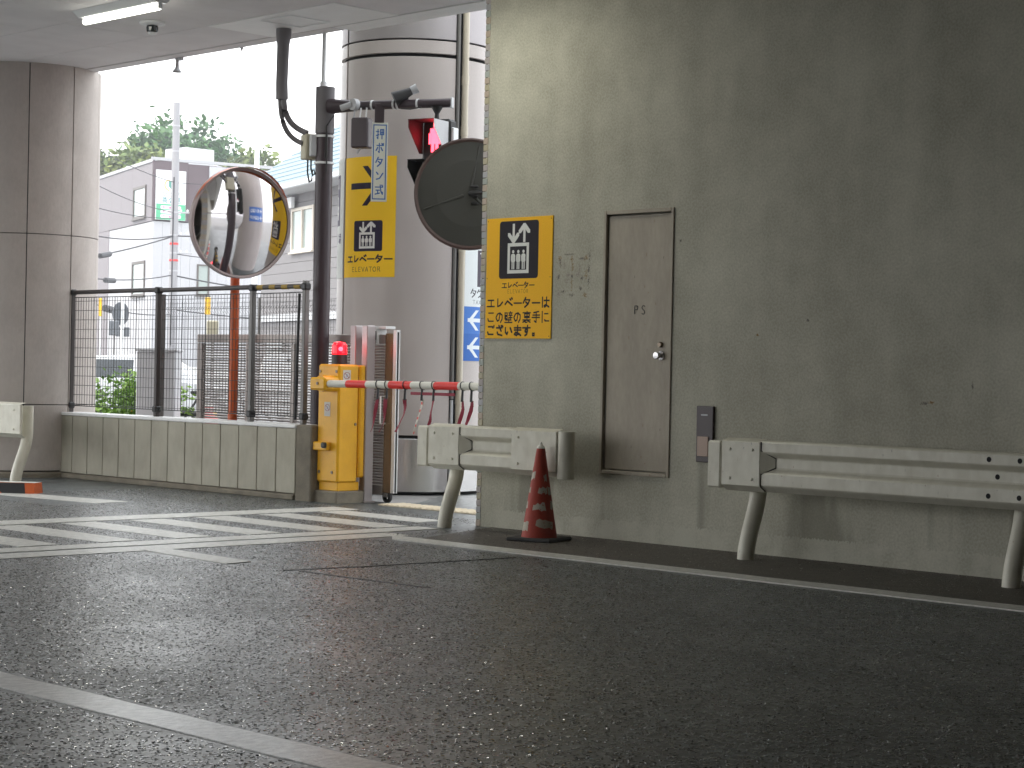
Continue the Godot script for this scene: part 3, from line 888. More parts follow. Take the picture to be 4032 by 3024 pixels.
func columns() -> void:
	# round column clad in stone panels at the head of the low wall
	var LC := Vector3(-19.322, 0, -11.372)
	var c := thing("stone_column", "thick round column clad in grey-brown stone panels beside the low fence wall", "column", LC)
	var st := S()
	lathe(st, LC, [Vector2(0.775, 0.0), Vector2(0.775, 4.425)], 40)
	part(st, "core", M.gap_black, c)
	st = S()
	lathe(st, LC, [Vector2(0.84, 0.0), Vector2(0.84, 0.045), Vector2(0.79, 0.062), Vector2(0.77, 0.062)], 40)
	part(st, "footing", M.old_concrete, c)
	var ys := [0.07, 0.776, 2.59, 4.41]
	for i in 3:
		for k in 10:
			st = S()
			var a := 28.5 + k * 36.0
			shell(st, LC, 0.77, 0.8, ys[i] + 0.004, ys[i + 1] - 0.004, a + 0.35, a + 35.65, 8, 0.003)
			part(st, "panel", M.column_stone, c)
	# round column clad in painted metal with a bare steel foot and head
	var CC := Vector3(-15.145, 0, -13.395)
	c = thing("steel_column", "big round column clad in pale metal panels with a polished steel foot", "column", CC)
	st = S()
	lathe(st, CC, [Vector2(0.735, 0.0), Vector2(0.735, 6.6), Vector2(0.0, 6.6)], 48)
	part(st, "core", M.gap_black, c)
	var segs := [[13.0, 104.6], [106.8, 199.0], [200.0, 290.0], [291.0, 362.0]]
	var rows := [["foot_panel", 0.03, 0.553, "stainless"], ["panel", 0.585, 4.30, "panel_paint"], ["ring_panel", 4.335, 4.462, "panel_paint"], ["head_panel", 4.478, 6.6, "brushed_head"]]
	for s in segs:
		for r in rows:
			st = S()
			shell(st, CC, 0.745, 0.78, r[1], r[2], s[0], s[1], 22, 0.004)
			part(st, r[0], M[r[3]], c)
	# yellow elevator print wrapped round it
	var ink := lin(0.022, 0.016, 0.04)
	var white := lin(0.72, 0.72, 0.70)
	var im := sheet(400, 700, lin(0.88, 0.55, 0.025))
	arrow(im, Vector2(200, 170), 230, 36, ink)
	lift_symbol(im, Rect2(104, 372, 215, 178), ink, white)
	write(im, "エレベーター", Vector2(46, 572), Vector2(46, 42), 12, 8, ink)
	write(im, "ELEVATOR", Vector2(92, 642), Vector2(20, 26), 8, 3.4, lin(0.12, 0.08, 0.04))
	wear(im, 40, lin(0.6, 0.35, 0.02), 2)
	var t := thing("column_sign", "yellow elevator print with an arrow wrapped round the pale column", "sign", CC)
	st = S()
	wrapped(st, CC, 0.784, 2.135, 3.325, 104.2, 55.5)
	part(st, "print", print_mat("column_print", im), t)
	# white taxi print on the same column, past the joint towards the plaza
	im = sheet(512, 700, lin(0.62, 0.65, 0.63))
	taxi_symbol(im, Rect2(190, 90, 250, 300), lin(0.05, 0.035, 0.08), lin(0.72, 0.72, 0.7))
	write(im, "タクシー乗り場", Vector2(40, 440), Vector2(52, 52), 10, 7, lin(0.08, 0.06, 0.12))
	write(im, "TAXI STATION", Vector2(70, 530), Vector2(20, 26), 8, 3, lin(0.2, 0.18, 0.25))
	t = thing("taxi_sign", "white taxi stand print round the pale column behind the dark pole", "sign", CC)
	st = S()
	wrapped(st, CC, 0.784, 2.135, 3.325, 167.0, 107.2)
	part(st, "print", print_mat("taxi_print_a", im), t)
	# taxi and direction print beyond the drainpipe
	im = sheet(512, 900, lin(0.70, 0.74, 0.76))
	taxi_symbol(im, Rect2(118, 20, 250, 290), lin(0.08, 0.07, 0.09), lin(0.75, 0.78, 0.8))
	write(im, "タクシー乗り場", Vector2(56, 330), Vector2(56, 64), 9, 7, lin(0.05, 0.05, 0.06))
	write(im, "TAXI STATION", Vector2(76, 418), Vector2(22, 30), 10, 4, lin(0.25, 0.27, 0.3))
	im.fill_rect(Rect2i(0, 470, 512, 215), lin(0.075, 0.20, 0.56))
	im.fill_rect(Rect2i(0, 685, 512, 215), lin(0.055, 0.16, 0.50))
	for k in 2:
		arrow(im, Vector2(115, 577 + k * 215), 160, 30, lin(0.75, 0.8, 0.84), -1.0)
		write(im, ["乗り場", "会話場"][k], Vector2(225, 530 + k * 215), Vector2(82, 90), 10, 10, lin(0.75, 0.8, 0.84))
	t = thing("direction_sign", "white and blue taxi direction print beside the beige drainpipe", "sign", CC)
	st = S()
	wrapped(st, CC, 0.784, 1.33, 2.46, 1.5, -58.5)
	part(st, "print", print_mat("taxi_print_b", im), t)
	# the drainpipe and conduit standing in the open joint
	var at := func(deg: float, r: float, y: float) -> Vector3: return CC + Vector3(cos(deg_to_rad(deg)) * r, y, sin(deg_to_rad(deg)) * r)
	t = thing("drainpipe", "beige drainpipe standing in the dark joint of the pale column", "pipe", at.call(5.8, 0.80, 0))
	st = S()
	tube(st, [at.call(5.8, 0.80, 0.0), at.call(5.8, 0.80, 5.4)], 0.034, 16)
	part(st, "pipe", M.pipe_beige, t)
	for y in [0.9, 2.4, 3.55, 4.05]:
		st = S()
		tube(st, [at.call(5.8, 0.80, y), at.call(5.8, 0.80, y + 0.09)], 0.0385, 16)
		part(st, "coupling", M.pipe_beige, t)
	t = thing("conduit", "thin dark conduit clipped beside the beige drainpipe", "conduit", at.call(11.2, 0.79, 0))
	st = S()
	tube(st, [at.call(11.2, 0.785, 0.95), at.call(11.2, 0.785, 5.4)], 0.02, 12)
	part(st, "pipe", M.post_grey, t)
	st = S()
	tube(st, [at.call(11.2, 0.785, 0.0), at.call(11.2, 0.785, 0.94)], 0.016, 12)
	part(st, "lower_pipe", M.pale_grey, t)

func low_wall_and_fence() -> void:
	var z := -11.4
	var w := thing("low_wall", "low wall of narrow precast concrete panels under the wire fence", "wall", Vector3(-16.5, 0, -11.52))
	var st := S()
	span(st, Vector3(-18.62, -0.02, -11.63), Vector3(-14.49, 0.62, z - 0.032), 0.004)
	part(st, "core", M.old_concrete, w)
	for i in 14:
		st = S()
		var x0 := -18.606 + i * 0.2941
		span(st, Vector3(x0 + 0.005, 0.06 + rng.randf() * 0.003, z - 0.03), Vector3(x0 + 0.289, 0.665, z + rng.randf() * 0.002), 0.004)
		part(st, "panel", M.precast, w)
	st = S()
	span(st, Vector3(-18.66, 0.668, -11.66), Vector3(-14.49, 0.70, z + 0.012), 0.006)
	part(st, "coping", M.pale_board, w)
	st = S()
	span(st, Vector3(-14.485, -0.02, -11.66), Vector3(-14.262, 0.70, z + 0.004), 0.01)
	part(st, "end_pillar", M.old_concrete, w)
	st = S()
	span(st, Vector3(-18.62, 0.0, z - 0.02), Vector3(-14.5, 0.05, z + 0.02), 0.008)
	part(st, "footing", M.old_concrete, w)
	# wire fence on the coping
	var zf := -11.52
	var f := thing("wire_fence", "brown wire mesh fence with a round handrail on the low wall", "fence", Vector3(-16.5, 0.70, zf))
	var posts := [-18.55, -16.93, -15.345, -14.535]
	for i in 4:
		st = S()
		var top: float = 1.99 if i < 3 else 2.04
		span(st, Vector3(posts[i] - 0.025, 0.70, zf - 0.026), Vector3(posts[i] + 0.025, top, zf + 0.026), 0.006)
		part(st, "post", M.fence_brown if i < 2 else M.post_grey, f)
	st = S()
	span(st, Vector3(-17.03, 0.70, zf - 0.12), Vector3(-16.97, 1.95, zf - 0.05), 0.006)
	part(st, "post", M.post_grey, f)
	for i in 3:
		st = S()
		tube(st, [Vector3(posts[i] + 0.05, 1.985, zf), Vector3(posts[i + 1] - 0.05, 1.99, zf)], 0.023, 14)
		var rail := part(st, "handrail", M.fence_brown, f)
		if i == 2:
			for k in 4:
				st = S()
				var x: float = posts[2] + 0.08 + k * 0.19
				tube(st, [Vector3(x, 1.986, zf), Vector3(x + 0.09, 1.987, zf)], 0.0245, 14)
				part(st, "tape_band", M.dull_yellow, rail)
		st = S()
		for x in range(0, int((posts[i + 1] - posts[i] - 0.10) / 0.05) + 1):
			var px: float = posts[i] + 0.055 + x * 0.05
			var thick: float = 0.0045 if x % 8 == 7 else 0.0027
			tube(st, [Vector3(px, 0.765, zf - 0.01), Vector3(px, 1.925, zf - 0.01)], thick, 5, false)
		for y in 12:
			tube(st, [Vector3(posts[i] + 0.035, 0.79 + y * 0.1, zf - 0.0145), Vector3(posts[i + 1] - 0.035, 0.79 + y * 0.1, zf - 0.0145)], 0.0027, 5, false)
		for y in [0.77, 1.93]:
			tube(st, [Vector3(posts[i] + 0.035, y, zf - 0.01), Vector3(posts[i + 1] - 0.035, y, zf - 0.01)], 0.005, 6, false)
		part(st, "wire_panel", M.fence_wire, f)
	for i in 4:
		for y in [0.775, 1.985]:
			st = S()
			box(st, Vector3(posts[i], y, zf), Vector3(0.075, 0.065, 0.075), 0.012)
			part(st, "clamp", M.black_paint, f)
	st = S()
	tube(st, [Vector3(-14.66, 0.74, zf), Vector3(-14.63, 1.92, zf)], 0.014, 10)
	part(st, "brace", M.black_paint, f)
	# kinked mesh of a second fence farther back
	var zb := -14.4
	var b := thing("back_fence", "thin grey wire fence with kinked tops standing behind the sliding gate", "fence", Vector3(-18, 0, zb))
	for k in 3:
		var x0 := -21.05 + k * 2.0
		st = S()
		for x in 39:
			var px := x0 + 0.05 + x * 0.05
			tube(st, [Vector3(px, 0.2, zb), Vector3(px, 1.86, zb), Vector3(px, 1.91, zb + 0.05), Vector3(px, 1.96, zb), Vector3(px, 2.02, zb)], 0.0023, 4, false)
		for y in [0.3, 0.5, 0.7, 0.9, 1.1, 1.3, 1.5, 1.7, 1.84, 1.95, 2.0]:
			tube(st, [Vector3(x0, y, zb - 0.004), Vector3(x0 + 2.0, y, zb - 0.004)], 0.0023, 4, false)
		part(st, "wire_panel", M.fence_wire, b)
		st = S()
		tube(st, [Vector3(x0, 0, zb), Vector3(x0, 2.05, zb)], 0.02, 10)
		part(st, "post", M.post_grey, b)

func no_entry_sticker() -> Image:
	var im := sheet(120, 200, lin(0.62, 0.60, 0.55))
	for k in 40:
		var a := TAU * k / 40
		line(im, Vector2(60, 80) + Vector2.from_angle(a) * 46, Vector2(60, 80) + Vector2.from_angle(a + 0.16) * 46, 7, lin(0.30, 0.06, 0.08))
	disc(im, Vector2(64, 74), 18, lin(0.40, 0.44, 0.52))
	disc(im, Vector2(52, 98), 12, lin(0.40, 0.44, 0.52))
	line(im, Vector2(28, 46), Vector2(92, 114), 7, lin(0.30, 0.06, 0.08))
	for y in [146, 160, 174]: line(im, Vector2(24, y), Vector2(96, y), 4, lin(0.42, 0.42, 0.44))
	return im

func barrier() -> void:
	var b := thing("barrier_gate", "yellow crossing barrier machine with a lowered red and white arm", "barrier", Vector3(-14.1, 0, -11.6))
	var x0 := -14.262
	var x1 := -13.957
	var z0 := -11.76
	var z1 := -11.464
	var st := S()
	span(st, Vector3(x0 - 0.015, -0.02, z0 - 0.02), Vector3(x1 + 0.012, 0.11, z1 + 0.012), 0.012)
	part(st, "concrete_base", M.old_concrete, b)
	plate("plinth", M.barrier_yellow, b, x0 + 0.02, x1 - 0.02, z0 + 0.02, z1 - 0.02, 0.11, 0.19, 0.006)
	st = S()
	span(st, Vector3(x0, 0.185, z0 + 0.055), Vector3(x1, 1.267, z1), 0.018)
	var cab := part(st, "cabinet", M.barrier_yellow, b)
	st = S()
	span(st, Vector3(x0 + 0.003, 0.23, z0 - 0.02), Vector3(x1 + 0.003, 1.262, z0 + 0.049), 0.014)
	part(st, "rear_door", M.barrier_yellow, b)
	for q in [[x0 + 0.035, 1.20], [x1 - 0.035, 1.20], [x0 + 0.045, 0.28], [x1 - 0.075, 0.28]]:
		st = S()
		tube(st, [Vector3(q[0], q[1], z1), Vector3(q[0], q[1], z1 + 0.007)], 0.014, 12)
		part(st, "screw", M.screw, cab)
	# stickers
	var sm := print_mat("sticker_print", no_entry_sticker())
	st = S()
	quad(st, Vector3(x0 + 0.105, 0.92, z1 + 0.0025), Vector3(x0 + 0.19, 0.92, z1 + 0.0025), Vector3(x0 + 0.19, 0.79, z1 + 0.0025), Vector3(x0 + 0.105, 0.79, z1 + 0.0025), Vector3.BACK)
	part(st, "sticker", sm, cab)
	st = S()
	quad(st, Vector3(x1 + 0.0025, 1.215, z1 - 0.045), Vector3(x1 + 0.0025, 1.215, z1 - 0.135), Vector3(x1 + 0.0025, 1.09, z1 - 0.135), Vector3(x1 + 0.0025, 1.09, z1 - 0.045), Vector3.RIGHT)
	part(st, "sticker", sm, cab)
	st = S()
	tube(st, [Vector3(x1, 0.72, z1 - 0.20), Vector3(x1 + 0.008, 0.72, z1 - 0.20)], 0.013, 14)
	part(st, "door_lock", M.screw, cab)
	# handle low on the front
	st = S()
	span(st, Vector3(x0 - 0.005, 0.475, z1), Vector3(x0 + 0.20, 0.555, z1 + 0.045), 0.01)
	var hd := part(st, "latch_box", M.barrier_yellow, cab)
	st = S()
	span(st, Vector3(x0 + 0.155, 0.50, z1 + 0.046), Vector3(x0 + 0.215, 0.553, z1 + 0.085), 0.012)
	part(st, "latch", M.black_paint, hd)
	# arm hub
	var za := -11.33
	st = S()
	tube(st, [Vector3(-14.02, 1.09, z1), Vector3(-14.02, 1.09, za + 0.03)], 0.075, 20)
	var hub := part(st, "hub", M.barrier_yellow, b)
	st = S()
	span(st, Vector3(-14.15, 1.03, za - 0.055), Vector3(-13.93, 1.145, za + 0.055), 0.016)
	part(st, "clamp", M.barrier_yellow, hub)
	st = S()
	tube(st, [Vector3(-14.03, 1.09, za + 0.055), Vector3(-14.03, 1.09, za + 0.064)], 0.014, 12)
	part(st, "screw", M.screw, hub)
	# arm: white tube with red bands
	var e := Vector3(-9.9, 1.115, za)
	var s0 := Vector3(-13.93, 1.089, za)
	st = S()
	tube(st, [s0, e], 0.033, 20)
	var arm := part(st, "arm", M.tape_white, b)
	for k in [[0.26, 0.53], [0.84, 1.13], [1.43, 1.73], [2.03, 2.5], [2.9, 3.2]]:
		st = S()
		var u := (e - s0).normalized()
		tube(st, [s0 + u * k[0], s0 + u * k[1]], 0.0342, 20)
		part(st, "red_band", M.tape_red, arm)
	# streamers tied round the arm
	for k in [[0.67, 0.62, 0], [0.79, 0.62, 0], [1.03, 0.60, 0], [1.25, 0.62, 1], [1.40, 0.60, 0], [1.76, 0.66, 0], [1.87, 0.62, 0], [2.12, 0.64, 0]]:
		var u := (e - s0).normalized()
		var p: Vector3 = s0 + u * k[0]
		st = S()
		for j in 18:
			var a := TAU * j / 18
			var c := TAU * (j + 1) / 18
			var q := p + Vector3(sin(a * 0.5) * 0.02, cos(a) * 0.036, sin(a) * 0.036)
			var r := p + Vector3(sin(c * 0.5) * 0.02, cos(c) * 0.036, sin(c) * 0.036)
			tube(st, [q, r], 0.005, 5, false)
		tube(st, [p + Vector3(0.006, -0.034, 0), p + Vector3(0.006, -0.13, 0.004)], [0.010, 0.012], 8)
		part(st, "tie", M.black_paint, arm)
		st = S()
		var pts := []
		var n := 14
		for j in n + 1:
			var f := float(j) / n
			pts.append(p + Vector3(0.006 - 0.10 * f * f + rng.randfn() * 0.002, -0.12 - (k[1] - 0.12) * 0.6 * f, 0.004 + sin(f * 5.0 + k[0] * 9.0) * 0.012))
		for j in n:
			var wv: float = 0.017 * (1.0 - 0.35 * float(j) / n)
			var tw := sin(j * 0.35 + k[0] * 5.0) * 0.008
			var d := Vector3(wv, 0, tw)
			quad(st, pts[j] - d, pts[j] + d, pts[j + 1] + d * 0.96, pts[j + 1] - d * 0.96, Vector3.BACK, 1)
			quad(st, pts[j] - d - Vector3(0, 0, 0.003), pts[j] + d - Vector3(0, 0, 0.003), pts[j + 1] + d * 0.96 - Vector3(0, 0, 0.003), pts[j + 1] - d * 0.96 - Vector3(0, 0, 0.003), Vector3.FORWARD, 1)
		var sp := part(st, "streamer", M.streamer if k[2] == 0 else M.tape_white, arm)
		if k[2] == 1:
			for j in [1, 4, 7, 10, 13]:
				st = S()
				var d := Vector3(0.012, 0, 0.004)
				quad(st, pts[j] - d + Vector3(0, 0, 0.004), pts[j] + d + Vector3(0, 0, 0.004), pts[j + 1] + d + Vector3(0, 0, 0.004), pts[j + 1] - d + Vector3(0, 0, 0.004), Vector3.BACK)
				part(st, "red_patch", M.tape_red, sp)
	st = S()
	var q0 := s0 + Vector3(1.13, -0.05, 0.0)
	box(st, q0 + Vector3(0.26, -0.012, 0), Vector3(0.56, 0.026, 0.012), 0.004)
	part(st, "rolled_streamer", M.streamer, arm)
	# warning beacon on its top
	st = S()
	var bc := Vector3(-14.10, 1.267, -11.58)
	lathe(st, bc, [Vector2(0.072, 0), Vector2(0.072, 0.085), Vector2(0.065, 0.09)], 24)
	var bs := part(st, "beacon_base", M.black_paint, b)
	st = S()
	lathe(st, bc + Vector3(0, 0.0905, 0), [Vector2(0.068, 0), Vector2(0.070, 0.01), Vector2(0.068, 0.085), Vector2(0.05, 0.110), Vector2(0.0, 0.118)], 24)
	part(st, "beacon_lens", M.red_lamp, bs)
	st = S()
	lathe(st, bc + Vector3(0.055, 0.14, 0.032), [Vector2(0.0, -0.022), Vector2(0.016, -0.016), Vector2(0.022, 0), Vector2(0.016, 0.016), Vector2(0.0, 0.022)], 12)
	part(st, "flash", M.red_hot, bs)
	var l := OmniLight3D.new()
	l.name = "beacon_light"
	l.light_color = Color(1.0, 0.05, 0.12)
	l.light_energy = 0.006
	l.light_size = 0.05
	l.omni_range = 12.0
	l.omni_attenuation = 2.0
	l.shadow_enabled = true
	l.position = bc + Vector3(0.12, 0.14, 0.05)
	add_child(l)

func sliding_gate() -> void:
	var zg := -11.97
	var g := thing("sliding_gate", "louvred steel sliding gate pushed open behind the wire fence", "gate", Vector3(-15.2, 0, zg))
	var xs := [-16.80, -15.965, -15.26, -13.83]
	var ws := [0.09, 0.10, 0.055, 0.11]
	for i in 4:
		var st := S()
		span(st, Vector3(xs[i] - ws[i] / 2, 0.09, zg - 0.025), Vector3(xs[i] + ws[i] / 2, 1.46 if i < 3 else 1.56, zg + 0.025), 0.005)
		part(st, "stile", M.gate_steel if i < 3 else M.gate_brown, g)
	var st := S()
	span(st, Vector3(-16.845, 1.465, zg - 0.03), Vector3(-13.89, 1.55, zg + 0.03), 0.006)
	part(st, "top_rail", M.gate_steel, g)
	st = S()
	span(st, Vector3(-16.845, 0.07, zg - 0.03), Vector3(-13.89, 0.16, zg + 0.03), 0.006)
	part(st, "bottom_rail", M.gate_steel, g)
	# louvre blades, each leaning back
	var keep := org
	org = Vector3.ZERO
	st = S()
	box(st, Vector3.ZERO, Vector3(2.86, 0.013, 0.036), 0.002)
	org = keep
	st.generate_normals()
	var blade := st.commit()
	for i in 49:
		place(blade, "louvre_blade", M.gate_steel, g, Transform3D(Basis(Vector3.RIGHT, 0.25), Vector3(-15.32, 0.18 + i * 0.0263, zg) - org))
	# bright edge seal, handle and caster at the free end
	st = S()
	for z in [-0.017, 0.017]: span(st, Vector3(-13.775, 0.09, zg + z - 0.006), Vector3(-13.73, 1.575, zg + z + 0.006), 0.002)
	span(st, Vector3(-13.775, 1.575, zg - 0.023), Vector3(-13.73, 1.59, zg + 0.023), 0.002)
	part(st, "edge_channel", M.bright_edge, g)
	st = S()
	span(st, Vector3(-13.77, 0.1, zg - 0.01), Vector3(-13.735, 1.57, zg + 0.01), 0.0)
	part(st, "edge_seal", M.rubber, g)
	st = S()
	tube(st, [Vector3(-13.86, 0.98, zg + 0.03), Vector3(-13.86, 0.98, zg + 0.09), Vector3(-13.86, 0.73, zg + 0.09), Vector3(-13.86, 0.73, zg + 0.03)], 0.009, 8)
	part(st, "handle", M.bright_edge, g)
	st = S()
	lathe(st, Vector3(-13.84, 0.055, zg), [Vector2(0.03, -0.016), Vector2(0.055, -0.014), Vector2(0.055, 0.014), Vector2(0.03, 0.016)], 20, 0, TAU, 1, Basis(Vector3.RIGHT, PI / 2))
	part(st, "caster", M.rubber, g)
	st = S()
	span(st, Vector3(-13.87, 0.05, zg - 0.03), Vector3(-13.81, 0.09, zg + 0.03), 0.004)
	part(st, "caster_fork", M.post_grey, g)
	st = S()
	span(st, Vector3(-13.99, 1.46, zg - 0.06), Vector3(-13.965, 1.625, zg + 0.06), 0.003)
	span(st, Vector3(-13.964, 1.60, zg - 0.06), Vector3(-13.84, 1.625, zg + 0.06), 0.003)
	part(st, "catch_bracket", M.white_metal, g)
	# two guide posts that the gate runs between
	for k in 2:
		var px: float = [-14.17, -13.985][k]
		var pz: float = [-11.845, -11.83][k]
		var p := thing("guide_post", ["grey steel guide post half hidden behind the yellow barrier machine", "grey steel guide post standing clear between barrier machine and gate end"][k], "post", Vector3(px, 0, pz), "gate guide posts")
		st = S()
		span(st, Vector3(px - 0.04, -0.01, pz - 0.05), Vector3(px + 0.04, 1.63, pz + 0.05), 0.006)
		part(st, "post", M.post_steel, p)
		st = S()
		span(st, Vector3(px - 0.06, 0, pz - 0.07), Vector3(px + 0.06, 0.012, pz + 0.07), 0.003)
		part(st, "foot_plate", M.gate_steel, p)
		st = S()
		var s := -1.0
		tube(st, [Vector3(px, 1.50, pz + s * 0.055), Vector3(px, 1.58, pz + s * 0.055)], 0.028, 14)
		part(st, "roller", M.rubber, p)

func signal_pole() -> void:
	var P := Vector3(-14.63, 0, -11.78)
	var t := thing("signal_pole", "dark brown steel pole with a side arm rising behind the low wall", "pole", P)
	var st := S()
	tube(st, [P, P + Vector3(0, 3.44, 0)], 0.082, 24)
	part(st, "shaft", M.pole_brown, t)
	st = S()
	tube(st, [P + Vector3(0, 3.44, 0), P + Vector3(0, 3.875, 0)], 0.091, 24)
	part(st, "sleeve", M.cable_grey, t)
	st = S()
	tube(st, [P + Vector3(-0.03, 3.875, 0), P + Vector3(-0.03, 3.93, 0), P + Vector3(-0.03, 3.931, 0), P + Vector3(-0.03, 4.40, 0)], [0.035, 0.035, 0.021, 0.021], 14)
	part(st, "tie_rod", M.white_metal, t)
	for y in [3.15, 3.40]:
		st = S()
		tube(st, [P + Vector3(0, y, 0), P + Vector3(0, y + 0.02, 0)], 0.094, 24)
		part(st, "band", M.white_metal, t)
	var A := P + Vector3(0.06, 3.69, 0)
	var B := Vector3(-13.44, 3.69, -12.31)
	var u := (B - A).normalized()
	st = S()
	tube(st, [A, A + u * 0.28], [0.075, 0.05], 16)
	part(st, "arm_socket", M.pole_brown, t)
	st = S()
	tube(st, [A + u * 0.2, B], 0.042, 16)
	var arm := part(st, "arm", M.pole_brown, t)
	st = S()
	box(st, B, Vector3(0.02, 0.10, 0.06), 0.008, atan2(-u.z, u.x))
	part(st, "end_cap", M.pale_grey, arm)
	for k in [0.26, 0.44, 0.66, 0.70, 0.9]:
		st = S()
		tube(st, [A + u * k, A + u * (k + 0.018)], 0.047, 16)
		part(st, "strap", M.white_metal if k != 0.42 else M.black_paint, arm)
	# junction box strapped to the pole
	var j := thing("junction_box", "beige junction box strapped to the dark pole below the hoses", "box", P + Vector3(-0.13, 3.2, 0.05))
	st = S()
	box(st, P + Vector3(-0.135, 3.315, 0.05), Vector3(0.13, 0.24, 0.17), 0.012, -0.3)
	part(st, "box", M.box_beige, j)
	st = S()
	box(st, P + Vector3(-0.045, 3.32, 0.10), Vector3(0.05, 0.2, 0.06), 0.006, -0.3)
	part(st, "cover", M.pale_grey, j)
	st = S()
	for k in 2:
		var o := P + Vector3(-0.17 + k * 0.05, 3.195, 0.06)
		tube(st, [o, o + Vector3(0, -0.12 + k * 0.04, 0), o + Vector3(0.04, -0.21 + k * 0.06, 0.01), o + Vector3(0.09, -0.2 + k * 0.06, 0.02), o + Vector3(0.10 - k * 0.03, -0.1, 0.02)], 0.008, 8)
	part(st, "looped_cable", M.rubber, j)
	st = S()
	tube(st, [P + Vector3(0.085, 3.45, 0.04), P + Vector3(0.10, 3.3, 0.05), P + Vector3(0.10, 3.08, 0.05), P + Vector3(0.06, 2.99, 0.07)], 0.007, 8)
	tube(st, [P + Vector3(0.13, 3.60, 0.0), P + Vector3(0.09, 3.50, 0.05), P + Vector3(0.088, 3.2, 0.06)], 0.006, 8)
	part(st, "drop_cable", M.black_paint, j)
	# fat conduit from the ceiling that parts into two hoses
	var h := thing("cable_hose", "fat grey conduit hanging from the ceiling and forking into two hoses", "conduit", Vector3(-14.82, 4.40, -11.42))
	st = S()
	tube(st, [Vector3(-14.82, 4.405, -11.42), Vector3(-14.82, 4.34, -11.42), Vector3(-14.825, 4.24, -11.42), Vector3(-14.835, 3.9, -11.42), Vector3(-14.84, 3.74, -11.43)], [0.072, 0.072, 0.058, 0.056, 0.058], 16)
	part(st, "conduit", M.cable_grey, h)
	for k in 2:
		st = S()
		var pts := []
		var c := Curve3D.new()
		var s := Vector3(-14.865 + k * 0.05, 3.78, -11.43)
		c.add_point(s, Vector3.ZERO, Vector3(0.0, -0.22 - 0.06 * (1 - k), 0))
		c.add_point(P + (Vector3(-0.165, 3.345, 0.13) if k == 0 else Vector3(-0.11, 3.44, 0.12)), Vector3(-0.16, 0.06, 0.06), Vector3.ZERO)
		for q in 15: pts.append(c.sample(0, q / 14.0))
		tube(st, pts, 0.024 + 0.004 * k, 12)
		part(st, "hose", M.cable_grey, h)
	# what the arm carries
	var f := Basis(Vector3.UP, atan2(-u.z, u.x))
	var k0 := A + u * 0.31
	var cm := thing("bullet_camera", "pale bullet camera clamped on the signal arm near the pole", "camera", k0)
	st = S()
	tube(st, [k0 + Vector3(0.02, 0.0, 0.05), k0 + Vector3(0.02, 0.0, 0.10)], 0.055, 18)
	part(st, "mount", M.pale_grey, cm)
	st = S()
	tube(st, [k0 + Vector3(0.0, 0.0, 0.09), k0 + Vector3(-0.085, -0.035, 0.15)], 0.03, 16)
	part(st, "barrel", M.pale_grey, cm)
	st = S()
	tube(st, [k0 + Vector3(-0.0855, -0.0352, 0.1503), k0 + Vector3(-0.088, -0.0362, 0.152)], 0.018, 14)
	part(st, "lens", M.car_glass, cm)
	var bx := thing("speaker_box", "dark box hanging under the signal arm beside the blue-lettered board", "box", k0 + Vector3(0.06, -0.4, 0))
	st = S()
	box(st, k0 + Vector3(0.07, -0.265, 0.02), Vector3(0.17, 0.28, 0.13), 0.012, atan2(-u.z, u.x))
	part(st, "housing", M.pole_brown, bx)
	for q in 3:
		st = S()
		tube(st, [k0 + u * (q * 0.06 - 0.02) + Vector3(0.03, -0.03, 0.05), k0 + u * (q * 0.06 - 0.02) + Vector3(0.03, -0.19 - 0.05 * q, 0.075)], 0.008, 8)
		part(st, "cord", M.white_metal if q else M.pale_grey, bx)
	st = S()
	tube(st, [k0 + Vector3(0.07, -0.405, 0.03), k0 + Vector3(0.03, -0.45, 0.04)], 0.010, 8)
	part(st, "nozzle", M.pale_grey, bx)
	# push-button board
	var im := sheet(120, 590, lin(0.80, 0.83, 0.74))
	var blue := lin(0.05, 0.15, 0.46)
	for q in [[12, 18, 12, 572], [108, 18, 108, 572], [12, 18, 108, 18], [12, 572, 108, 572]]: line(im, Vector2(q[0], q[1]), Vector2(q[2], q[3]), 8, blue)
	write(im, "押ボタン式", Vector2(33, 52), Vector2(55, 68), 36, 8, blue, true)
	wear(im, 60, lin(0.45, 0.47, 0.42), 2)
	var sb := A + u * 0.555 + Vector3(0, 0, 0.03)
	var bd := thing("push_button_board", "tall white board with blue Japanese letters hanging from the signal arm", "sign", sb + Vector3(0, -0.9, 0))
	var fx := Vector3(0.70, 0, -0.71) * 0.073
	var fn := Vector3(0.71, 0, 0.70)
	st = S()
	box(st, sb + Vector3(0, -0.535, 0), Vector3(0.146, 0.735, 0.012), 0.002, PI / 4)
	part(st, "board", M.white_metal, bd)
	st = S()
	var o := sb + fn * 0.0075
	quad(st, o - fx + Vector3(0, -0.169, 0), o + fx + Vector3(0, -0.169, 0), o + fx + Vector3(0, -0.901, 0), o - fx + Vector3(0, -0.901, 0), fn)
	part(st, "print", print_mat("button_print", im), bd)
	st = S()
	box(st, sb + Vector3(0, -0.08, 0.01), Vector3(0.09, 0.18, 0.02), 0.004, PI / 4)
	part(st, "hanger", M.pole_brown, bd)
	var cw := A + u * 0.80
	var sk := thing("horn_speaker", "dark horn with a grey back perched on top of the signal arm", "speaker", cw)
	st = S()
	tube(st, [cw + Vector3(0.03, 0.12, -0.02), cw + Vector3(-0.07, 0.04, 0.10)], [0.035, 0.07], 18)
	part(st, "horn", M.black_paint, sk)
	st = S()
	tube(st, [cw + Vector3(0.032, 0.122, -0.022), cw + Vector3(0.07, 0.15, -0.06)], [0.04, 0.045], 16)
	part(st, "driver", M.pale_grey, sk)
	st = S()
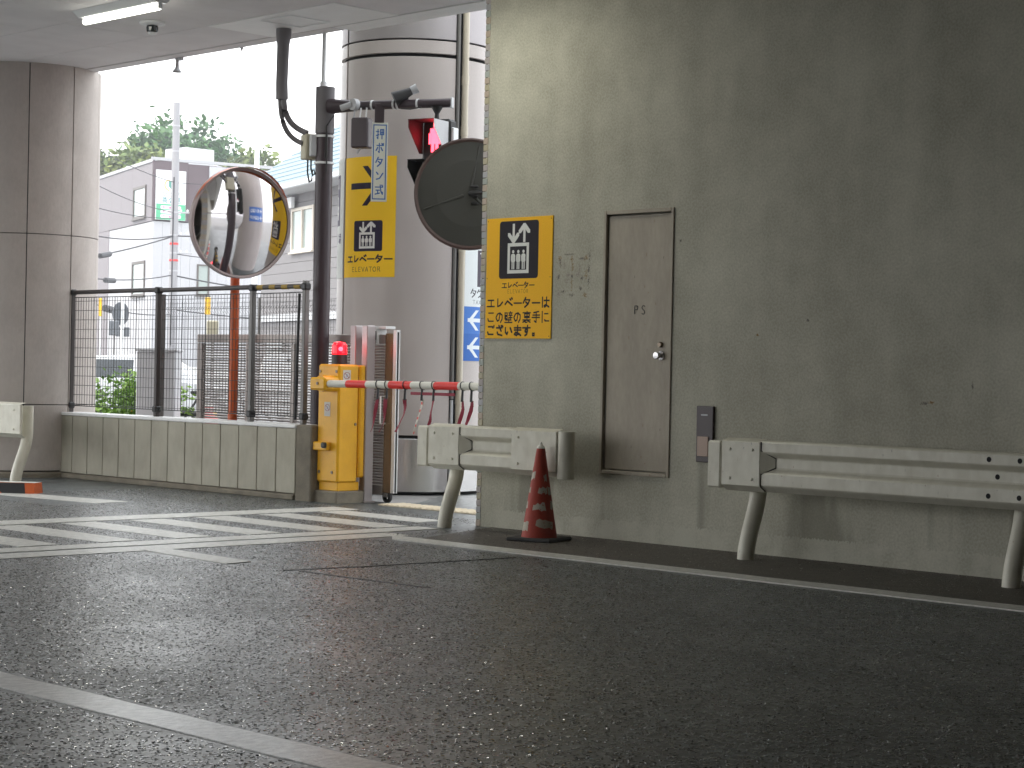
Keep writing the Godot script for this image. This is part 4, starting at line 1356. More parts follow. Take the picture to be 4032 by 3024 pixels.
	tube(st, [cw + Vector3(-0.02, -0.045, 0.05), cw + Vector3(0.1, -0.06, 0.05), cw + Vector3(0.24, -0.05, 0.04)], 0.006, 8)
	tube(st, [cw + Vector3(0, -0.03, 0), cw + Vector3(0, 0.07, 0)], 0.014, 10)
	part(st, "bracket", M.black_paint, sk)
	# pedestrian signal head
	var H := B + Vector3(-0.125, 0, 0.07)
	var ang := deg_to_rad(72.8)
	var n := Vector3(cos(ang), 0, sin(ang))
	var side := Vector3(-n.z, 0, n.x) * -1.0      # towards the picture's right
	var turn := atan2(n.x, n.z)
	var s := thing("pedestrian_signal", "pedestrian signal showing a red standing figure under a dark hood", "traffic light", H + Vector3(0, -1.0, 0))
	st = S()
	tube(st, [H + Vector3(0, -0.03, 0), H + Vector3(0, -0.10, 0), H + Vector3(0, -0.101, 0), H + Vector3(0, -0.15, 0)], [0.06, 0.02, 0.02, 0.025], 14)
	part(st, "hanger", M.black_paint, s)
	st = S()
	box(st, H + Vector3(0, -0.52, 0) - n * 0.05, Vector3(0.30, 0.74, 0.14), 0.025, turn)
	var body := part(st, "housing", M.dark_green_black, s)
	st = S()
	box(st, H + Vector3(0, -0.33, 0) - n * 0.05 + side * 0.165, Vector3(0.028, 0.20, 0.09), 0.006, turn)
	part(st, "counter_box", M.white_metal, s)
	for k in 2:
		var c := H + Vector3(0, -0.33 - k * 0.365, 0) + n * 0.022
		st = S()
		box(st, c, Vector3(0.25, 0.28, 0.008), 0.002, turn)
		var lens := part(st, "lens", M.black_paint, body)
		# hood: top and two tapering cheeks
		for q in [-1.0, 1.0]:
			st = S()
			var r: Vector3 = c + side * q * 0.135
			prism(st, [r + Vector3(0, 0.15, 0), r + Vector3(0, 0.15, 0) + n * 0.26, r + Vector3(0, 0.08, 0) + n * 0.26, r + Vector3(0, -0.14, 0) + n * 0.06, r + Vector3(0, -0.14, 0)], side * 0.004, r + n * 0.1)
			part(st, "hood_cheek", M.dark_green_black if q < 0 else M.pale_grey, lens)
		st = S()
		box(st, c + Vector3(0, 0.152, 0) + n * 0.13, Vector3(0.28, 0.004, 0.26), 0.001, turn)
		part(st, "hood_top", M.dark_green_black, lens)
		if k == 0:
			# standing figure of lit dots, one raised shape
			st = S()
			var ctr := c + n * 0.006
			var fig := [[-0.018, 0.10, 0.036, 0.045], [-0.05, 0.045, 0.10, 0.05], [-0.04, -0.05, 0.08, 0.10], [-0.065, -0.05, 0.022, 0.10], [0.043, -0.05, 0.022, 0.10], [-0.038, -0.125, 0.032, 0.08], [0.006, -0.125, 0.032, 0.08]]
			for r in fig:
				box(st, ctr + side * (r[0] + r[2] / 2) + Vector3(0, r[1] + r[3] / 2, 0), Vector3(r[2], r[3], 0.006), 0.002, turn)
			part(st, "lit_figure", M.red_hot, lens)
	var l := OmniLight3D.new()
	l.name = "signal_light"
	l.light_color = Color(1.0, 0.06, 0.14)
	l.light_energy = 0.003
	l.light_size = 0.06
	l.omni_range = 12.0
	l.omni_attenuation = 2.0
	l.shadow_enabled = true
	l.position = H + Vector3(0, -0.33, 0) + n * 0.12
	add_child(l)

func mirrors() -> void:
	# convex mirror on an orange post
	var P := Vector3(-16.02, 0, -11.80)
	var t := thing("traffic_mirror", "round convex traffic mirror on an orange post behind the fence", "mirror", P)
	var st := S()
	tube(st, [P, P + Vector3(0, 2.55, 0)], 0.046, 20)
	part(st, "post", M.orange_paint, t)
	var C := Vector3(-15.80, 2.636, -11.70)
	var a := deg_to_rad(9.0)
	var n := Vector3(cos(a), -0.06, sin(a)).normalized()
	var f := frame_of(n)
	var ax := Basis(f.x, n, f.x.cross(n))
	st = S()
	var pr := []
	for i in 13:
		var r := 0.515 * i / 12.0
		pr.append(Vector2(r, sqrt(2.2 * 2.2 - r * r) - 2.2))
	pr.reverse()
	for i in pr.size(): pr[i] += Vector2(0, 0.06)
	lathe(st, C, pr, 64, 0, TAU, 1, ax)
	# one smooth dome
	st = S()
	for k in 64:
		var p := TAU * k / 64
		var q := TAU * (k + 1) / 64
		for i in pr.size() - 1:
			var lo: Vector2 = pr[i]
			var hi: Vector2 = pr[i + 1]
			var v := func(an: float, x: Vector2) -> Vector3: return C + ax * (Vector3(cos(an), 0, sin(an)) * x.x + Vector3.UP * x.y)
			quad(st, v.call(p, lo), v.call(q, lo), v.call(q, hi), v.call(p, hi), n, 3)
	part(st, "mirror_face", M.mirror, t)
	st = S()
	lathe(st, C, [Vector2(0.50, -0.07), Vector2(0.54, -0.06), Vector2(0.545, -0.04), Vector2(0.545, 0.012), Vector2(0.536, 0.018), Vector2(0.515, 0.006)], 64, 0, TAU, 1, ax)
	part(st, "rim", M.rim_mauve, t)
	st = S()
	lathe(st, C, [Vector2(0.0, -0.10), Vector2(0.3, -0.098), Vector2(0.51, -0.068)], 48, 0, TAU, 1, ax, 1.0)
	part(st, "back_shell", M.orange_paint, t)
	st = S()
	for k in 14:
		var p := deg_to_rad(200 + k * 10)
		var q := deg_to_rad(210 + k * 10)
		var dp := ax * Vector3(cos(p), 0, sin(p)) * 0.552
		var dq := ax * Vector3(cos(q), 0, sin(q)) * 0.552
		quad(st, C + dp, C + dq, C + dq + n * 0.10 * sin(PI * (k + 1) / 14.0), C + dp + n * 0.10 * sin(PI * k / 14.0), dp)
	part(st, "visor", M.orange_paint, t)
	for y in [2.42, 2.52]:
		st = S()
		tube(st, [P + Vector3(0, y, 0), C + Vector3(0, y - 2.636, 0) - n * 0.09], 0.018, 10)
		part(st, "bracket", M.post_grey, t)
	# the second mirror, seen from behind at the wall end
	C = Vector3(-13.09, 2.827, -12.231)
	t = thing("mirror_back", "dark back of a round traffic mirror held out behind the wall end", "mirror", C)
	n = Vector3(0.74, 0.02, 0.67).normalized()   # the back faces the road
	f = frame_of(n)
	ax = Basis(f.x, n, f.x.cross(n))
	st = S()
	lathe(st, C, [Vector2(0.47, 0.03), Vector2(0.30, 0.06), Vector2(0.0, 0.07)], 56, 0, TAU, 1, ax)
	part(st, "back_shell", M.mirror_back, t)
	st = S()
	lathe(st, C, [Vector2(0.49, -0.05), Vector2(0.505, -0.045), Vector2(0.505, 0.035), Vector2(0.49, 0.045), Vector2(0.468, 0.028)], 56, 0, TAU, 1, ax)
	part(st, "rim", M.rim_rust, t)
	st = S()
	lathe(st, C, [Vector2(0.49, -0.045), Vector2(0.3, -0.09), Vector2(0.0, -0.11)], 48, 0, TAU, 1, ax, -1.0)
	part(st, "mirror_face", M.mirror, t)
	for k in 3:
		st = S()
		var an := deg_to_rad(40.0 + 120.0 * k)
		var d := ax * Vector3(cos(an), 0, sin(an))
		tube(st, [C + d * 0.06 + n * 0.072, C + d * 0.44 + n * 0.040], [0.014, 0.009], 8)
		part(st, "rib", M.mirror_back, t)
	st = S()
	tube(st, [C + n * 0.07, C + n * 0.16 + Vector3(0.10, 0, -0.06), Vector3(-12.2, 2.84, -12.4), Vector3(-11.36, 2.84, -11.9), Vector3(-11.3, 2.84, -11.12)], 0.024, 12)
	part(st, "arm", M.black_paint, t)
	for y in [0.06, -0.03, -0.09]:
		st = S()
		box(st, C + n * 0.085 + Vector3(0.03, y, -0.03), Vector3(0.06, 0.02, 0.03), 0.004, 0.8)
		part(st, "clip", M.black_paint, t)
	# pale tiled column behind the wall, which the convex mirror shows
	var K := Vector3(-10.6, 0, -13.9)
	t = thing("hidden_column", "pale round column with a blue direction print standing behind the concrete wall", "column", K)
	st = S()
	lathe(st, K, [Vector2(0.85, 0), Vector2(0.85, 5.6)], 40)
	part(st, "shaft", M.panel_paint, t)
	var im := sheet(400, 250, lin(0.055, 0.16, 0.50))
	for k in 2:
		arrow(im, Vector2(70, 65 + k * 120), 90, 18, lin(0.8, 0.82, 0.85), 1.0)
		write(im, ["乗り場会", "会場手押"][k], Vector2(140, 36 + k * 120), Vector2(52, 58), 8, 7, lin(0.8, 0.82, 0.85))
	st = S()
	wrapped(st, K, 0.855, 2.6, 3.3, 215.0, 150.0)
	part(st, "print", print_mat("far_print", im), t)

func guard_post(t: Node, x: float, z: float) -> void:
	var st := S()
	var pts := []
	for i in 13:
		var f := i / 12.0
		pts.append(Vector3(x + 0.0, 0.80 * f - 0.02, z - 0.13 * (1.0 - cos(minf(f * 1.5, 1.0) * PI)) / 2.0))
	tube(st, pts, 0.057, 20)
	part(st, "post", M.rail_paint, t)

func bolt(t: Node, p: Vector3, m: Material, r := 0.011) -> void:
	var st := S()
	lathe(st, p, [Vector2(r, 0), Vector2(r * 0.9, 0.005), Vector2(r * 0.5, 0.009), Vector2(0, 0.01)], 12, 0, TAU, 1, Basis(Vector3.RIGHT, PI / 2))
	part(st, "bolt", m, t)

const BEAM := [Vector2(-0.075, 0.80), Vector2(-0.06, 0.812), Vector2(-0.012, 0.806), Vector2(0, 0.794), Vector2(0, 0.735), Vector2(-0.008, 0.724), Vector2(-0.045, 0.70), Vector2(-0.05, 0.69), Vector2(-0.05, 0.632), Vector2(-0.045, 0.62), Vector2(-0.008, 0.598), Vector2(0, 0.588), Vector2(0, 0.515), Vector2(-0.010, 0.503), Vector2(-0.06, 0.468), Vector2(-0.075, 0.475)]

func rail_beam(t: Node, x0: float, x1: float, z: float) -> void:
	var st := S()
	swept(st, BEAM, Vector3(x0, 0, z), Vector3(x1, 0, z))
	var back := []
	for p in BEAM: back.append(p + Vector2(-0.004, 0))
	swept(st, back, Vector3(x0, 0, z), Vector3(x1, 0, z))
	part(st, "beam", M.rail_paint, t)

func rail_plate(t: Node, x0: float, x1: float, z: float, tongue: int) -> MeshInstance3D:
	# flat end sleeve over the corrugated beam, with a tapered tongue in the groove
	var st := S()
	span(st, Vector3(x0, 0.50, z - 0.02), Vector3(x1, 0.80, z + 0.007), 0.006)
	swept(st, [Vector2(0.004, 0.503), Vector2(-0.058, 0.463)], Vector3(x0, 0, z), Vector3(x1, 0, z))
	swept(st, [Vector2(-0.062, 0.818), Vector2(0.002, 0.80)], Vector3(x0, 0, z), Vector3(x1, 0, z))
	if tongue:
		var x: float = x1 if tongue > 0 else x0
		var d: float = 0.085 * tongue
		quad(st, Vector3(x, 0.74, z + 0.004), Vector3(x + d, 0.69, z - 0.047), Vector3(x + d, 0.632, z - 0.047), Vector3(x, 0.585, z + 0.004), Vector3.BACK)
		quad(st, Vector3(x, 0.742, z + 0.001), Vector3(x + d, 0.692, z - 0.047), Vector3(x + d * 0.9, 0.70, z - 0.049), Vector3(x, 0.748, z - 0.004), Vector3.UP)
	var o := part(st, "end_sleeve", M.rail_paint, t)
	if tongue:
		var x: float = (x1 if tongue > 0 else x0) + 0.004 * tongue
		var d: float = 0.088 * tongue
		st = S()
		tube(st, [Vector3(x, 0.80, z + 0.002), Vector3(x, 0.742, z + 0.003), Vector3(x + d, 0.692, z - 0.046), Vector3(x + d, 0.630, z - 0.046), Vector3(x, 0.583, z + 0.003), Vector3(x, 0.503, z + 0.002), Vector3(x, 0.47, z - 0.05)], 0.0035, 6)
		part(st, "open_seam", M.gap_black, o)
	return o

func guardrails() -> void:
	var z := -10.36
	var t := thing("guardrail", "long cream guardrail running out of view along the dark part of the wall", "guardrail", Vector3(-6, 0, z), "guardrails along the wall")
	rail_beam(t, -8.22, 4.0, z)
	var s := rail_plate(t, -8.545, -8.214, z, 1)
	for q in [[-8.47, 0.745], [-8.28, 0.745], [-8.47, 0.55], [-8.28, 0.55]]: bolt(s, Vector3(q[0], q[1], z + 0.007), M.rail_paint)
	var st := S()
	span(st, Vector3(-8.672, 0.478, z - 0.10), Vector3(-8.553, 0.795, z + 0.004), 0.012)
	part(st, "end_cap", M.rail_paint, t)
	for x in [-8.39, -6.36, -4.33, -2.3, -0.3]: guard_post(t, x, -10.44)
	for q in [[-6.48, 0.765], [-6.45, 0.66], [-6.48, 0.545], [-6.27, 0.765], [-6.22, 0.66], [-6.27, 0.545]]:
		st = S()
		var zz: float = z + 0.0015 - (0.05 if q[1] == 0.66 else 0.0)
		lathe(st, Vector3(q[0], q[1], zz), [Vector2(0.0165, 0.0), Vector2(0.015, 0.001), Vector2(0.0, -0.0005)], 16, 0, TAU, -1, Basis(Vector3.RIGHT, PI / 2))
		part(st, "bolt_hole", M.gap_black, t)
	# short rail across the wall end
	t = thing("guardrail", "short cream guardrail with the road cone standing before it", "guardrail", Vector3(-10.9, 0, z), "guardrails along the wall")
	rail_beam(t, -11.15, -10.57, z)
	s = rail_plate(t, -11.50, -11.145, z, 1)
	for q in [[-11.43, 0.745], [-11.22, 0.745], [-11.43, 0.55], [-11.22, 0.55]]: bolt(s, Vector3(q[0], q[1], z + 0.007), M.rail_paint)
	st = S()
	span(st, Vector3(-11.636, 0.478, z - 0.10), Vector3(-11.508, 0.795, z + 0.004), 0.012)
	part(st, "end_cap", M.rail_paint, t)
	s = rail_plate(t, -10.575, -10.10, z, 0)
	for q in [[-10.50, 0.745], [-10.50, 0.55]]: bolt(s, Vector3(q[0], q[1], z + 0.007), M.rail_paint)
	st = S()
	tube(st, [Vector3(-10.06, 0.455, z - 0.055), Vector3(-10.06, 0.80, z - 0.055)], 0.062, 20)
	part(st, "rolled_end", M.rail_paint, t)
	guard_post(t, -11.45, -10.50)
	st = S()
	span(st, Vector3(-10.86, 0.60, -10.819), Vector3(-10.76, 0.70, z - 0.056), 0.006)
	part(st, "wall_bracket", M.rail_paint, t)
	# tip of a third rail in front of the stone column
	t = thing("guardrail", "end of a cream guardrail in front of the stone column", "guardrail", Vector3(-18.0, 0, z), "guardrails along the wall")
	s = rail_plate(t, -18.3, -17.60, z, 0)
	for q in [[-17.72, 0.745], [-17.72, 0.55]]: bolt(s, Vector3(q[0], q[1], z + 0.007), M.rail_paint)
	rail_beam(t, -22.5, -18.31, z)
	guard_post(t, -17.82, -10.44)
	guard_post(t, -20.0, -10.44)

func small_things() -> void:
	# worn road cone
	var C := Vector3(-10.175, 0, -10.27)
	var im := sheet(256, 256, lin(0.34, 0.052, 0.034))
	for k in 500:
		var v := rng.randf()
		im.fill_rect(Rect2i(rng.randi_range(0, 255), rng.randi_range(0, 255), rng.randi_range(1, 5), rng.randi_range(1, 4)), lin(0.24 + 0.18 * v, 0.035 + 0.03 * v, 0.024 + 0.02 * v))
	for row in [[78, 26], [122, 26], [166, 26], [222, 30]]:
		var x := rng.randi_range(-20, 20)
		while x < 256:
			# torn strips of reflective band, ragged at the edges
			var w := rng.randi_range(26, 52)
			var h: float = row[1] * 0.5
			var skew := rng.randf_range(-10, 10)
			var pts := []
			for q in 6: pts.append(Vector2(x + w * q / 5.0, row[0] - h * rng.randf_range(0.55, 1.1) + skew * q / 5.0))
			for q in 6: pts.append(Vector2(x + w * (5 - q) / 5.0 + rng.randf_range(-5, 5), row[0] + h * rng.randf_range(0.3, 1.1) + skew * (5 - q) / 5.0))
			poly(im, pts, lin(0.48, 0.45, 0.38).lerp(lin(0.34, 0.30, 0.23), rng.randf()))
			x += w + rng.randi_range(12, 44)
	for k in 260: im.fill_rect(Rect2i(rng.randi_range(0, 255), rng.randi_range(0, 255), rng.randi_range(1, 4), rng.randi_range(1, 3)), lin(0.30, 0.05, 0.03))
	var t := thing("road_cone", "faded red road cone with torn white patches by the short guardrail", "cone", C)
	var st := S()
	box(st, C + Vector3(0, 0.016, 0), Vector3(0.36, 0.03, 0.36), 0.01, 0.3)
	part(st, "base", M.rubber, t)
	st = S()
	lathe(st, C, [Vector2(0.135, 0.031), Vector2(0.128, 0.05), Vector2(0.031, 0.665), Vector2(0.024, 0.69), Vector2(0.0, 0.695)], 40)
	# print runs the height of the cone
	var body := S()
	for k in 40:
		for i in 12:
			var a := TAU * k / 40
			var b := TAU * (k + 1) / 40
			var y0 := 0.031 + 0.645 * i / 12.0
			var y1 := 0.031 + 0.645 * (i + 1) / 12.0
			var r0 := lerpf(0.131, 0.031, i / 12.0)
			var r1 := lerpf(0.131, 0.031, (i + 1) / 12.0)
			var da := Vector3(cos(a), 0, sin(a))
			var db := Vector3(cos(b), 0, sin(b))
			quad(body, C + da * r1 + Vector3(0, y1, 0), C + db * r1 + Vector3(0, y1, 0), C + db * r0 + Vector3(0, y0, 0), C + da * r0 + Vector3(0, y0, 0), da + db, 4, Vector2(k / 40.0, 1.0 - (i + 1) / 12.0), Vector2((k + 1) / 40.0, 1.0 - i / 12.0))
	part(body, "body", print_mat("cone_print", im, 0.55), t)
	st = S()
	lathe(st, C, [Vector2(0.031, 0.676), Vector2(0.026, 0.692), Vector2(0.012, 0.70), Vector2(0.008, 0.72), Vector2(0.0, 0.722)], 20)
	part(st, "tip", M.tape_white, t)
	# striped wheel stop
	var ang := atan2(-0.62, -0.78)
	var u := Vector3(-0.78, 0, 0.62)
	var v := Vector3(-0.62, 0, -0.78)
	var O := Vector3(-16.25, 0, -9.714)
	t = thing("wheel_stop", "orange and black striped block lying on the road edge below the column", "kerb block", O + u * 0.4 + v * 0.12)
	st = S()
	prism(st, [O, O + v * 0.03 + Vector3(0, 0.10, 0), O + v * 0.21 + Vector3(0, 0.10, 0), O + v * 0.24], u * 0.9, O + v * 0.12 + Vector3(0, 0.05, 0))
	part(st, "block", M.orange_paint, t)
	for k in [0.08, 0.52]:
		st = S()
		var p: Vector3 = O + u * k - v * 0.001
		prism(st, [p, p + u * 0.22, p + u * 0.36 + Vector3(0, 0.098, 0) + v * 0.03, p + u * 0.02 + Vector3(0, 0.098, 0) + v * 0.03], -v * 0.002, p + u * 0.15 + Vector3(0, 0.05, 0))
		part(st, "stripe", M.black_paint, t)
	st = S()
	quad(st, O + v * 0.035 + Vector3(0, 0.1025, 0), O + v * 0.205 + Vector3(0, 0.1025, 0), O + v * 0.205 + u * 0.9 + Vector3(0, 0.1025, 0), O + v * 0.035 + u * 0.9 + Vector3(0, 0.1025, 0), Vector3.UP)
	part(st, "top_band", M.tape_white, t)
	# fluorescent battens in a row under the ceiling
	var bases := [-14.98, -11.1]
	for k in bases.size():
		var x: float = bases[k]
		t = thing("ceiling_lamp", ["lit fluorescent batten on the ceiling boards beside the dome camera", "lit fluorescent batten on the ceiling in front of the concrete wall"][k], "lamp", Vector3(x, 4.40, -9.74), "ceiling battens")
		st = S()
		var z := -9.74
		prism(st, [Vector3(x - 0.62, 4.40, z - 0.12), Vector3(x - 0.62, 4.40, z + 0.12), Vector3(x - 0.62, 4.345, z + 0.05), Vector3(x - 0.62, 4.345, z - 0.05)], Vector3(1.24, 0, 0), Vector3(x - 0.62, 4.37, z))
		part(st, "housing", M.white_metal, t)
		st = S()
		tube(st, [Vector3(x - 0.585, 4.312, z), Vector3(x + 0.585, 4.312, z)], 0.026, 14)
		part(st, "tube", M.lamp_tube, t)
		for e in [-0.6, 0.6]:
			st = S()
			box(st, Vector3(x + e, 4.325, z), Vector3(0.024, 0.055, 0.04), 0.004)
			part(st, "end_holder", M.white_metal, t)
		var l := AreaLight3D.new()
		l.name = numbered("batten_light")
		l.area_size = Vector2(1.17, 0.05)
		l.light_color = Color(1.0, 0.995, 0.94)
		l.light_energy = LAMP
		l.area_range = 30.0
		l.shadow_enabled = true
		l.position = Vector3(x, 4.29, z)
		l.rotation_degrees = Vector3(-90, 0, 0)
		add_child(l)
	# dome camera
	var D := Vector3(-15.52, 4.402, -10.43)
	t = thing("dome_camera", "white dome camera on the ceiling boards", "camera", D)
	st = S()
	lathe(st, D, [Vector2(0.0, -0.035), Vector2(0.08, -0.034), Vector2(0.118, -0.02), Vector2(0.12, 0.0)], 32)
	part(st, "flange", M.white_metal, t)
	st = S()
	lathe(st, D, [Vector2(0.0, -0.115), Vector2(0.03, -0.11), Vector2(0.052, -0.085), Vector2(0.056, -0.05), Vector2(0.05, -0.034)], 24)
	part(st, "dome", M.car_glass, t)
	st = S()
	lathe(st, D, [Vector2(0.0, -0.118), Vector2(0.03, -0.113), Vector2(0.045, -0.096)], 24)
	part(st, "dome_cap", M.white_metal, t)
	# fittings under the ceiling edge
	for k in 2:
		var Lp: Vector3 = [Vector3(-17.09, 4.395, -11.80), Vector3(-16.0, 4.395, -11.81)][k]
		t = thing("edge_fitting", ["small grey bell-shaped fitting under the ceiling edge near the stone column", "tiny pointed bracket under the ceiling edge over the mirror"][k], "fitting", Lp)
		st = S()
		if k == 0:
			lathe(st, Lp, [Vector2(0.05, -0.145), Vector2(0.048, -0.135), Vector2(0.022, -0.10), Vector2(0.018, -0.04), Vector2(0.028, 0.0)], 16)
			box(st, Lp + Vector3(0.06, -0.015, 0), Vector3(0.06, 0.03, 0.04), 0.004)
		else:
			lathe(st, Lp, [Vector2(0.0, -0.045), Vector2(0.02, 0.0)], 10)
		part(st, "body", M.pale_grey, t)

const LAMP := 1.35

func leaf_crown(called: String, parent: Node, c: Vector3, r: Vector3, clumps: int, leaves: int, size: float, ca: Vector3, cb: Vector3) -> void:
	# leaves scattered in uneven clumps through a crown
	var st := S()
	for k in clumps:
		var d := Vector3(rng.randfn(), rng.randfn() * 0.9, rng.randfn()).normalized() * pow(rng.randf(), 0.45)
		var q := c + d * r * rng.randf_range(0.75, 1.05)
		var cr := rng.randf_range(0.16, 0.34) * minf(r.x, r.y)
		var tone := rng.randf()
		for i in leaves:
			var p := q + Vector3(rng.randfn(), rng.randfn() * 0.8, rng.randfn()) * cr * 0.6
			var n := Vector3(rng.randfn(), absf(rng.randfn()) + 0.4, rng.randfn()).normalized()
			var f := frame_of(n)
			var s := size * rng.randf_range(0.6, 1.4)
			var col := ca.lerp(cb, clampf(tone * 0.7 + rng.randf() * 0.4, 0, 1))
			st.set_color(Color(col.x, col.y, col.z))
			var tw := rng.randf() * TAU
			var a := (f.x * cos(tw) + f.y * sin(tw)) * s
			var b := (f.y * cos(tw) - f.x * sin(tw)) * s * 0.5
			tri(st, p - a, p + b, p + a, n)
			tri(st, p - a, p + a, p - b, n)
	var o := part(st, called, M.leaf_tree, parent)
	o.set_meta("kind", "stuff")

func car(called: String, label: String, base: Vector3, turn: float, len_: float, roof: float, van: bool) -> void:
	# x forward, y up, z to its left side; lofted body with glass let in, wheels and lamps
	var t := thing(called, label, "car", base, "parked vehicles")
	t.rotation.y = turn
	org = Vector3.ZERO
	var L := len_ / 2
	# stations: x, sill, belt, roof line, half width at belt, half width at roof
	var belt := 0.92 if not van else 1.05
	var S_ := [[-L, 0.42, belt - 0.16, belt - 0.15, 0.70, 0.55], [-L + 0.12, 0.26, belt, belt + 0.02, 0.80, 0.62], [-L + (0.55 if not van else 0.22), 0.22, belt + 0.02, roof - 0.06, 0.84, 0.60], [-0.3, 0.22, belt, roof, 0.85, 0.62], [0.35, 0.22, belt - 0.02, roof - 0.03, 0.85, 0.61], [L - 1.15, 0.22, belt - 0.05, belt - 0.02, 0.84, 0.70], [L - 0.25, 0.26, belt - 0.22, belt - 0.21, 0.78, 0.66], [L, 0.40, belt - 0.36, belt - 0.35, 0.64, 0.55]]
	var st := S()
	for i in S_.size() - 1:
		var a: Array = S_[i]
		var b: Array = S_[i + 1]
		for s in [-1.0, 1.0]:
			var r := func(q: Array) -> Array: return [Vector3(q[0], q[1], s * q[4] * 0.94), Vector3(q[0], (q[1] + q[2]) / 2, s * q[4] * 1.02), Vector3(q[0], q[2], s * q[4]), Vector3(q[0], q[3], s * q[5]), Vector3(q[0], q[3] + 0.03, 0)]
			var A: Array = r.call(a)
			var B: Array = r.call(b)
			for j in 4:
				quad(st, A[j], B[j], B[j + 1], A[j + 1], Vector3(0.0, 0.35 if j == 2 else (1.0 if j == 3 else 0.0), s), 5 if j != 2 else -1)
	for e in [0, S_.size() - 1]:
		var q: Array = S_[e]
		var o := Vector3.RIGHT * (1.0 if e else -1.0)
		quad(st, Vector3(q[0], q[1], -q[4]), Vector3(q[0], q[1], q[4]), Vector3(q[0], q[3], q[5]), Vector3(q[0], q[3], -q[5]), o)
	part(st, "body", M.car_white, t)
	# glass: sides, screen, rear
	var g := func(pts: Array, out: Vector3, called_: String) -> void:
		var s2 := S()
		for p in 4: pts[p] += out * 0.006
		quad(s2, pts[0], pts[1], pts[2], pts[3], out)
		part(s2, called_, M.car_glass, t)
	for s in [-1.0, 1.0]:
		var o := Vector3(0, 0.4, s).normalized()
		var w := func(x: float, top: bool) -> Vector3:
			var y := roof - 0.09 if top else belt + 0.04
			var f := (y - belt) / (roof - belt)
			return Vector3(x, y, s * lerpf(0.853, 0.622, f))
		g.call([w.call(-0.25, true), w.call(0.30, true), w.call(0.62, false), w.call(-0.22, false)], o, "side_window")
		g.call([w.call(-L + 0.72, true), w.call(-0.32, true), w.call(-0.30, false), w.call(-L + 0.66, false)], o, "side_window")
		var s3 := S()
		box(s3, Vector3(0.62, belt + 0.07, s * 0.93), Vector3(0.10, 0.10, 0.16), 0.02)
		part(s3, "door_mirror", M.car_white, t)
		for x in [L - 0.78, -L + 0.75]:
			s3 = S()
			lathe(s3, Vector3(x, 0.31, s * 0.76), [Vector2(0.0, -0.08), Vector2(0.31, -0.08), Vector2(0.315, 0.06), Vector2(0.2, 0.085)], 24, 0, TAU, 1, Basis(Vector3.RIGHT, PI / 2 * s))
			var wh := part(s3, "wheel", M.rubber, t)
			s3 = S()
			lathe(s3, Vector3(x, 0.31, s * 0.76), [Vector2(0.2, 0.086), Vector2(0.0, 0.095)], 18, 0, TAU, 1, Basis(Vector3.RIGHT, PI / 2 * s))
			part(s3, "rim", M.stainless, wh)
		s3 = S()
		box(s3, Vector3(L - 0.16, belt - 0.26, s * 0.60), Vector3(0.22, 0.10, 0.22), 0.03)
		part(s3, "headlight", M.window_glass, t)
	g.call([Vector3(0.40, roof - 0.07, -0.56), Vector3(0.40, roof - 0.07, 0.56), Vector3(L - 1.2, belt, 0.66), Vector3(L - 1.2, belt, -0.66)], Vector3(0.6, 0.8, 0), "windscreen")

